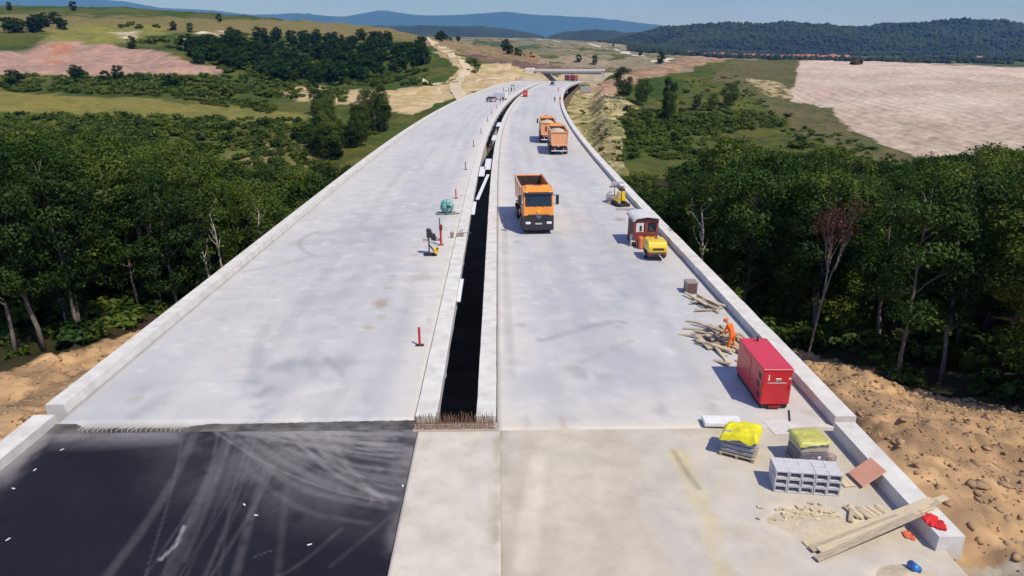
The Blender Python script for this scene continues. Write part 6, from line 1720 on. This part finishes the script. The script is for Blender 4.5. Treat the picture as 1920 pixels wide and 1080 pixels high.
# ------------------------------------------------------------------ far hills, village, mountains, haze
M_wood_hill = pm('far_forest', (0.007, 0.015, 0.006), (0.026, 0.042, 0.014), 0.004, 0.98, 0, detail=12)
M_mount = pm('far_mountain', (0.014, 0.022, 0.012), (0.024, 0.032, 0.018), 0.0012, 0.98, detail=8)
def ridge(name, px, Y, depth, mat, rough, seed, ny=26, du=4, base=-40):
    """a hill whose crest passes through the given photo points at distance Y"""
    us = np.arange(px[0][0], px[-1][0] + 1, du); vs = np.interp(us, [p[0] for p in px], [p[1] for p in px])
    ker = np.array([1, 2, 3, 2, 1]) / 9.0
    vs = np.convolve(np.pad(vs, 2, mode='edge'), ker, 'valid')
    C = np.array([at_y(u, v, Y) for u, v in zip(us, vs)])
    V = []
    prof = np.linspace(-1, 1, ny)
    for t in prof:
        y = Y + t * depth
        k = (1 - abs(t)) ** 0.85 if t < 0 else (1 - t) ** 1.2
        x = C[:, 0] * (1 + 0.0 * t)
        nzv = (fbm(x * 6 / depth, np.full(len(x), y * 6 / depth), 5, seed) - 0.5)
        z = base + (C[:, 2] - base) * k + nzv * rough * (1 - 0.85 * (k > 0.97)) + (vnoise(x * 0.09, np.full(len(x), y * 0.09), seed + 9) - .5) * rough * 0.16
        V.append(np.stack([x, np.full(len(x), y), z], 1))
    me = np_mesh(name, np.concatenate(V), grid_quads(ny, len(us)), smooth=True)
    return tag(link(name, me, mat), kind='structure')
ridge('mountains', [(-700, -30), (-200, -22), (0, -14), (150, -8), (240, 0), (300, 12), (380, 16), (440, 22), (480, 26), (560, 22), (640, 30), (690, 21), (716, 16), (760, 23), (800, 27), (880, 25), (950, 19), (1000, 25), (1060, 28), (1100, 30), (1160, 36), (1250, 47), (1330, 56), (1450, 60), (1700, 66), (2600, 70)], 19000, 1500, M_mount, 110, 1, 30, 6)
ridge('hills', [(420, 62), (540, 57), (620, 50), (700, 44), (800, 47), (900, 47), (950, 50), (990, 58), (1020, 66)], 5200, 900, M_wood_hill, 30, 3, 22, 3)
ridge('hills', [(1000, 76), (1030, 64), (1060, 56), (1120, 54), (1170, 58), (1230, 56), (1300, 56), (1400, 60)], 4700, 800, M_wood_hill, 30, 5, 22, 3)
ridge('hills', [(1080, 92), (1150, 76), (1200, 62), (1250, 52), (1300, 50), (1370, 44), (1420, 46), (1480, 43), (1540, 49), (1610, 53), (1660, 46), (1720, 46), (1760, 40), (1810, 37), (1860, 41), (1920, 47), (2050, 40), (2300, 48), (2700, 60)], 3600, 900, M_wood_hill, 42, 7, 60, 2, base=-25)
# trees that break the outline of the nearest wooded hills
def forest_lumps(name, fn, n, size, mat, seed, label):
    R = np.random.default_rng(seed)
    bm = bmesh.new(); bmesh.ops.create_icosphere(bm, subdivisions=1, radius=1)
    bv = np.array([v.co[:] for v in bm.verts]); bf = np.array([[v.index for v in f.verts] for f in bm.faces]); bm.free()
    V, F = [], []
    dg = bpy.context.evaluated_depsgraph_get()
    k = 0
    for i in range(n * 3):
        if k >= n: break
        x, y = fn(R); ok, loc, nr, ix, ob, mt = scn.ray_cast(dg, Vector((x, y, 3000)), Vector((0, 0, -1)))
        if not ok or ob.name.split('.')[0] not in ('hills', 'ground'): continue
        r = size * R.uniform(.6, 1.3)
        V.append(bv * (1 + R.normal(size=(len(bv), 1)) * .15) * np.array([r, r, r * R.uniform(.8, 1.4)]) + np.array([x, y, loc.z + r * .4])); F.append(bf + k * len(bv)); k += 1
    o = link(name, np_mesh(name, np.concatenate(V), np.concatenate(F)), mat)
    return tag(o, label, 'forest', kind='stuff')
def hill_pts(R):
    y = R.uniform(2750, 3650); return R.uniform(0.12, 0.80) * y, y
forest_lumps('forest', hill_pts, 12000, 7.5, M_wood_hill, 4, 'far dark forest covering the hills on the right')
def valley_pts(R):
    while True:
        y = R.uniform(1500, 2700); x = R.uniform(0.16, 0.75) * y
        if fbm(np.array([x * 0.006]), np.array([y * 0.006]), 3, 19)[0] > 0.5 and not (1750 < y < 2480 and .24 < x / y < .54): return x, y
forest_lumps('forest', valley_pts, 1500, 6, M_wood_hill, 6, 'scattered far woods and hedges behind the pale field')

# village
M_hw = pm('house_plaster', (0.70, 0.66, 0.60), (0.60, 0.56, 0.50), 0.3, 0.9)
M_roof = pm('red_tile_roof', (0.42, 0.15, 0.10), (0.33, 0.12, 0.09), 0.4, 0.9)
def house_mesh(w, d, h, rh, name='house'):
    m = MB(); m.mat(0).box((0, 0, h / 2 - 1), (w, d, h + 2))
    m.mat(1).prism([(-d / 2 - .5, h), (d / 2 + .5, h), (0, h + rh)], -w / 2 - .4, w / 2 + .4)
    for k in (-1, 1): m.mat(2).box((k * w * .25, -d / 2 - .03, h * .55), (1.3, .08, 1.6))
    me = m.mesh(name)
    for q in (M_hw, M_roof, M_glass): me.materials.append(q)
    return me
HM = [house_mesh(12, 10, 5, 4), house_mesh(17, 10, 5, 4.4), house_mesh(10, 9, 6.5, 3.8)]
R = random.Random(8)
for i in range(120):
    u = R.choice([R.uniform(1395, 1455), R.uniform(1460, 1530), R.uniform(1460, 1530), R.uniform(1535, 1590), R.uniform(1285, 1380)])
    v = R.uniform(98, 106) if u > 1390 else R.uniform(94, 100)
    yy = R.uniform(1980, 2430); xx = at_y(u, v, yy)[0]; p = (xx, yy, float(ground_z(xx, yy)))
    o = link('house', HM[R.randrange(3)]); o.location = p; o.rotation_euler = (0, 0, R.uniform(-.6, .6))
    tag(o, 'small far house with red roof in the village below the wooded hills', 'house', 'houses of the far village')
for u, v in [(1632, 100), (1640, 101), (1605, 104), (1620, 103), (1835, 112), (1180, 86), (1225, 84)]:
    p = hit(u, v)
    if p and p[1] > 900:
        o = link('house', HM[1]); o.location = p; tag(o, 'pale house standing apart from the far village', 'house', 'scattered far houses')
p = hit(1592, 99) or at_y(1592, 99, 2300)
if p[1] < 1200: p = (at_y(1592, 99, 2300)[0], 2300, at_y(1592, 99, 2300)[2])
ch = empty('church', p, 0.3, 'white church with pointed tower above the far village', 'church')
MB().box((0, 0, 4), (24, 11, 12)).prism([(-6, 10), (6, 10), (0, 16)], -12.5, 12.5).build('nave', pm('white_plaster', (0.82, 0.81, 0.78), (0.75, 0.74, 0.70), 0.3, 0.85), ch)
MB().box((-13, 0, 9), (6, 6, 22)).build('tower', MATS['white_plaster'], ch)
MB().add([(-16.2, -3.2, 20), (-9.8, -3.2, 20), (-9.8, 3.2, 20), (-16.2, 3.2, 20), (-13, 0, 32)], [(0, 1, 4), (1, 2, 4), (2, 3, 4), (3, 0, 4), (3, 2, 1, 0)]).build('spire', M_roof, ch)

# haze over the whole valley
hz = MB().box((0, 10000, 880), (44000, 21600, 2000)).build('haze', None)
hm = bpy.data.materials.new('haze'); hm.use_nodes = True
hn, hl = hm.node_tree.nodes, hm.node_tree.links
hn.remove(hn['Principled BSDF'])
pv = hn.new('ShaderNodeVolumePrincipled')
pv.inputs['Color'].default_value = (0.10, 0.38, 1.0, 1)
pv.inputs['Absorption Color'].default_value = (1, 1, 1, 1)
pv.inputs['Density'].default_value = 6.4e-5
pv.inputs['Anisotropy'].default_value = 0.0
hl.new(pv.outputs[0], hn['Material Output'].inputs['Volume'])
hz.data.materials.append(hm)
tag(hz, 'thin blue haze filling the valley', 'haze', kind='stuff')
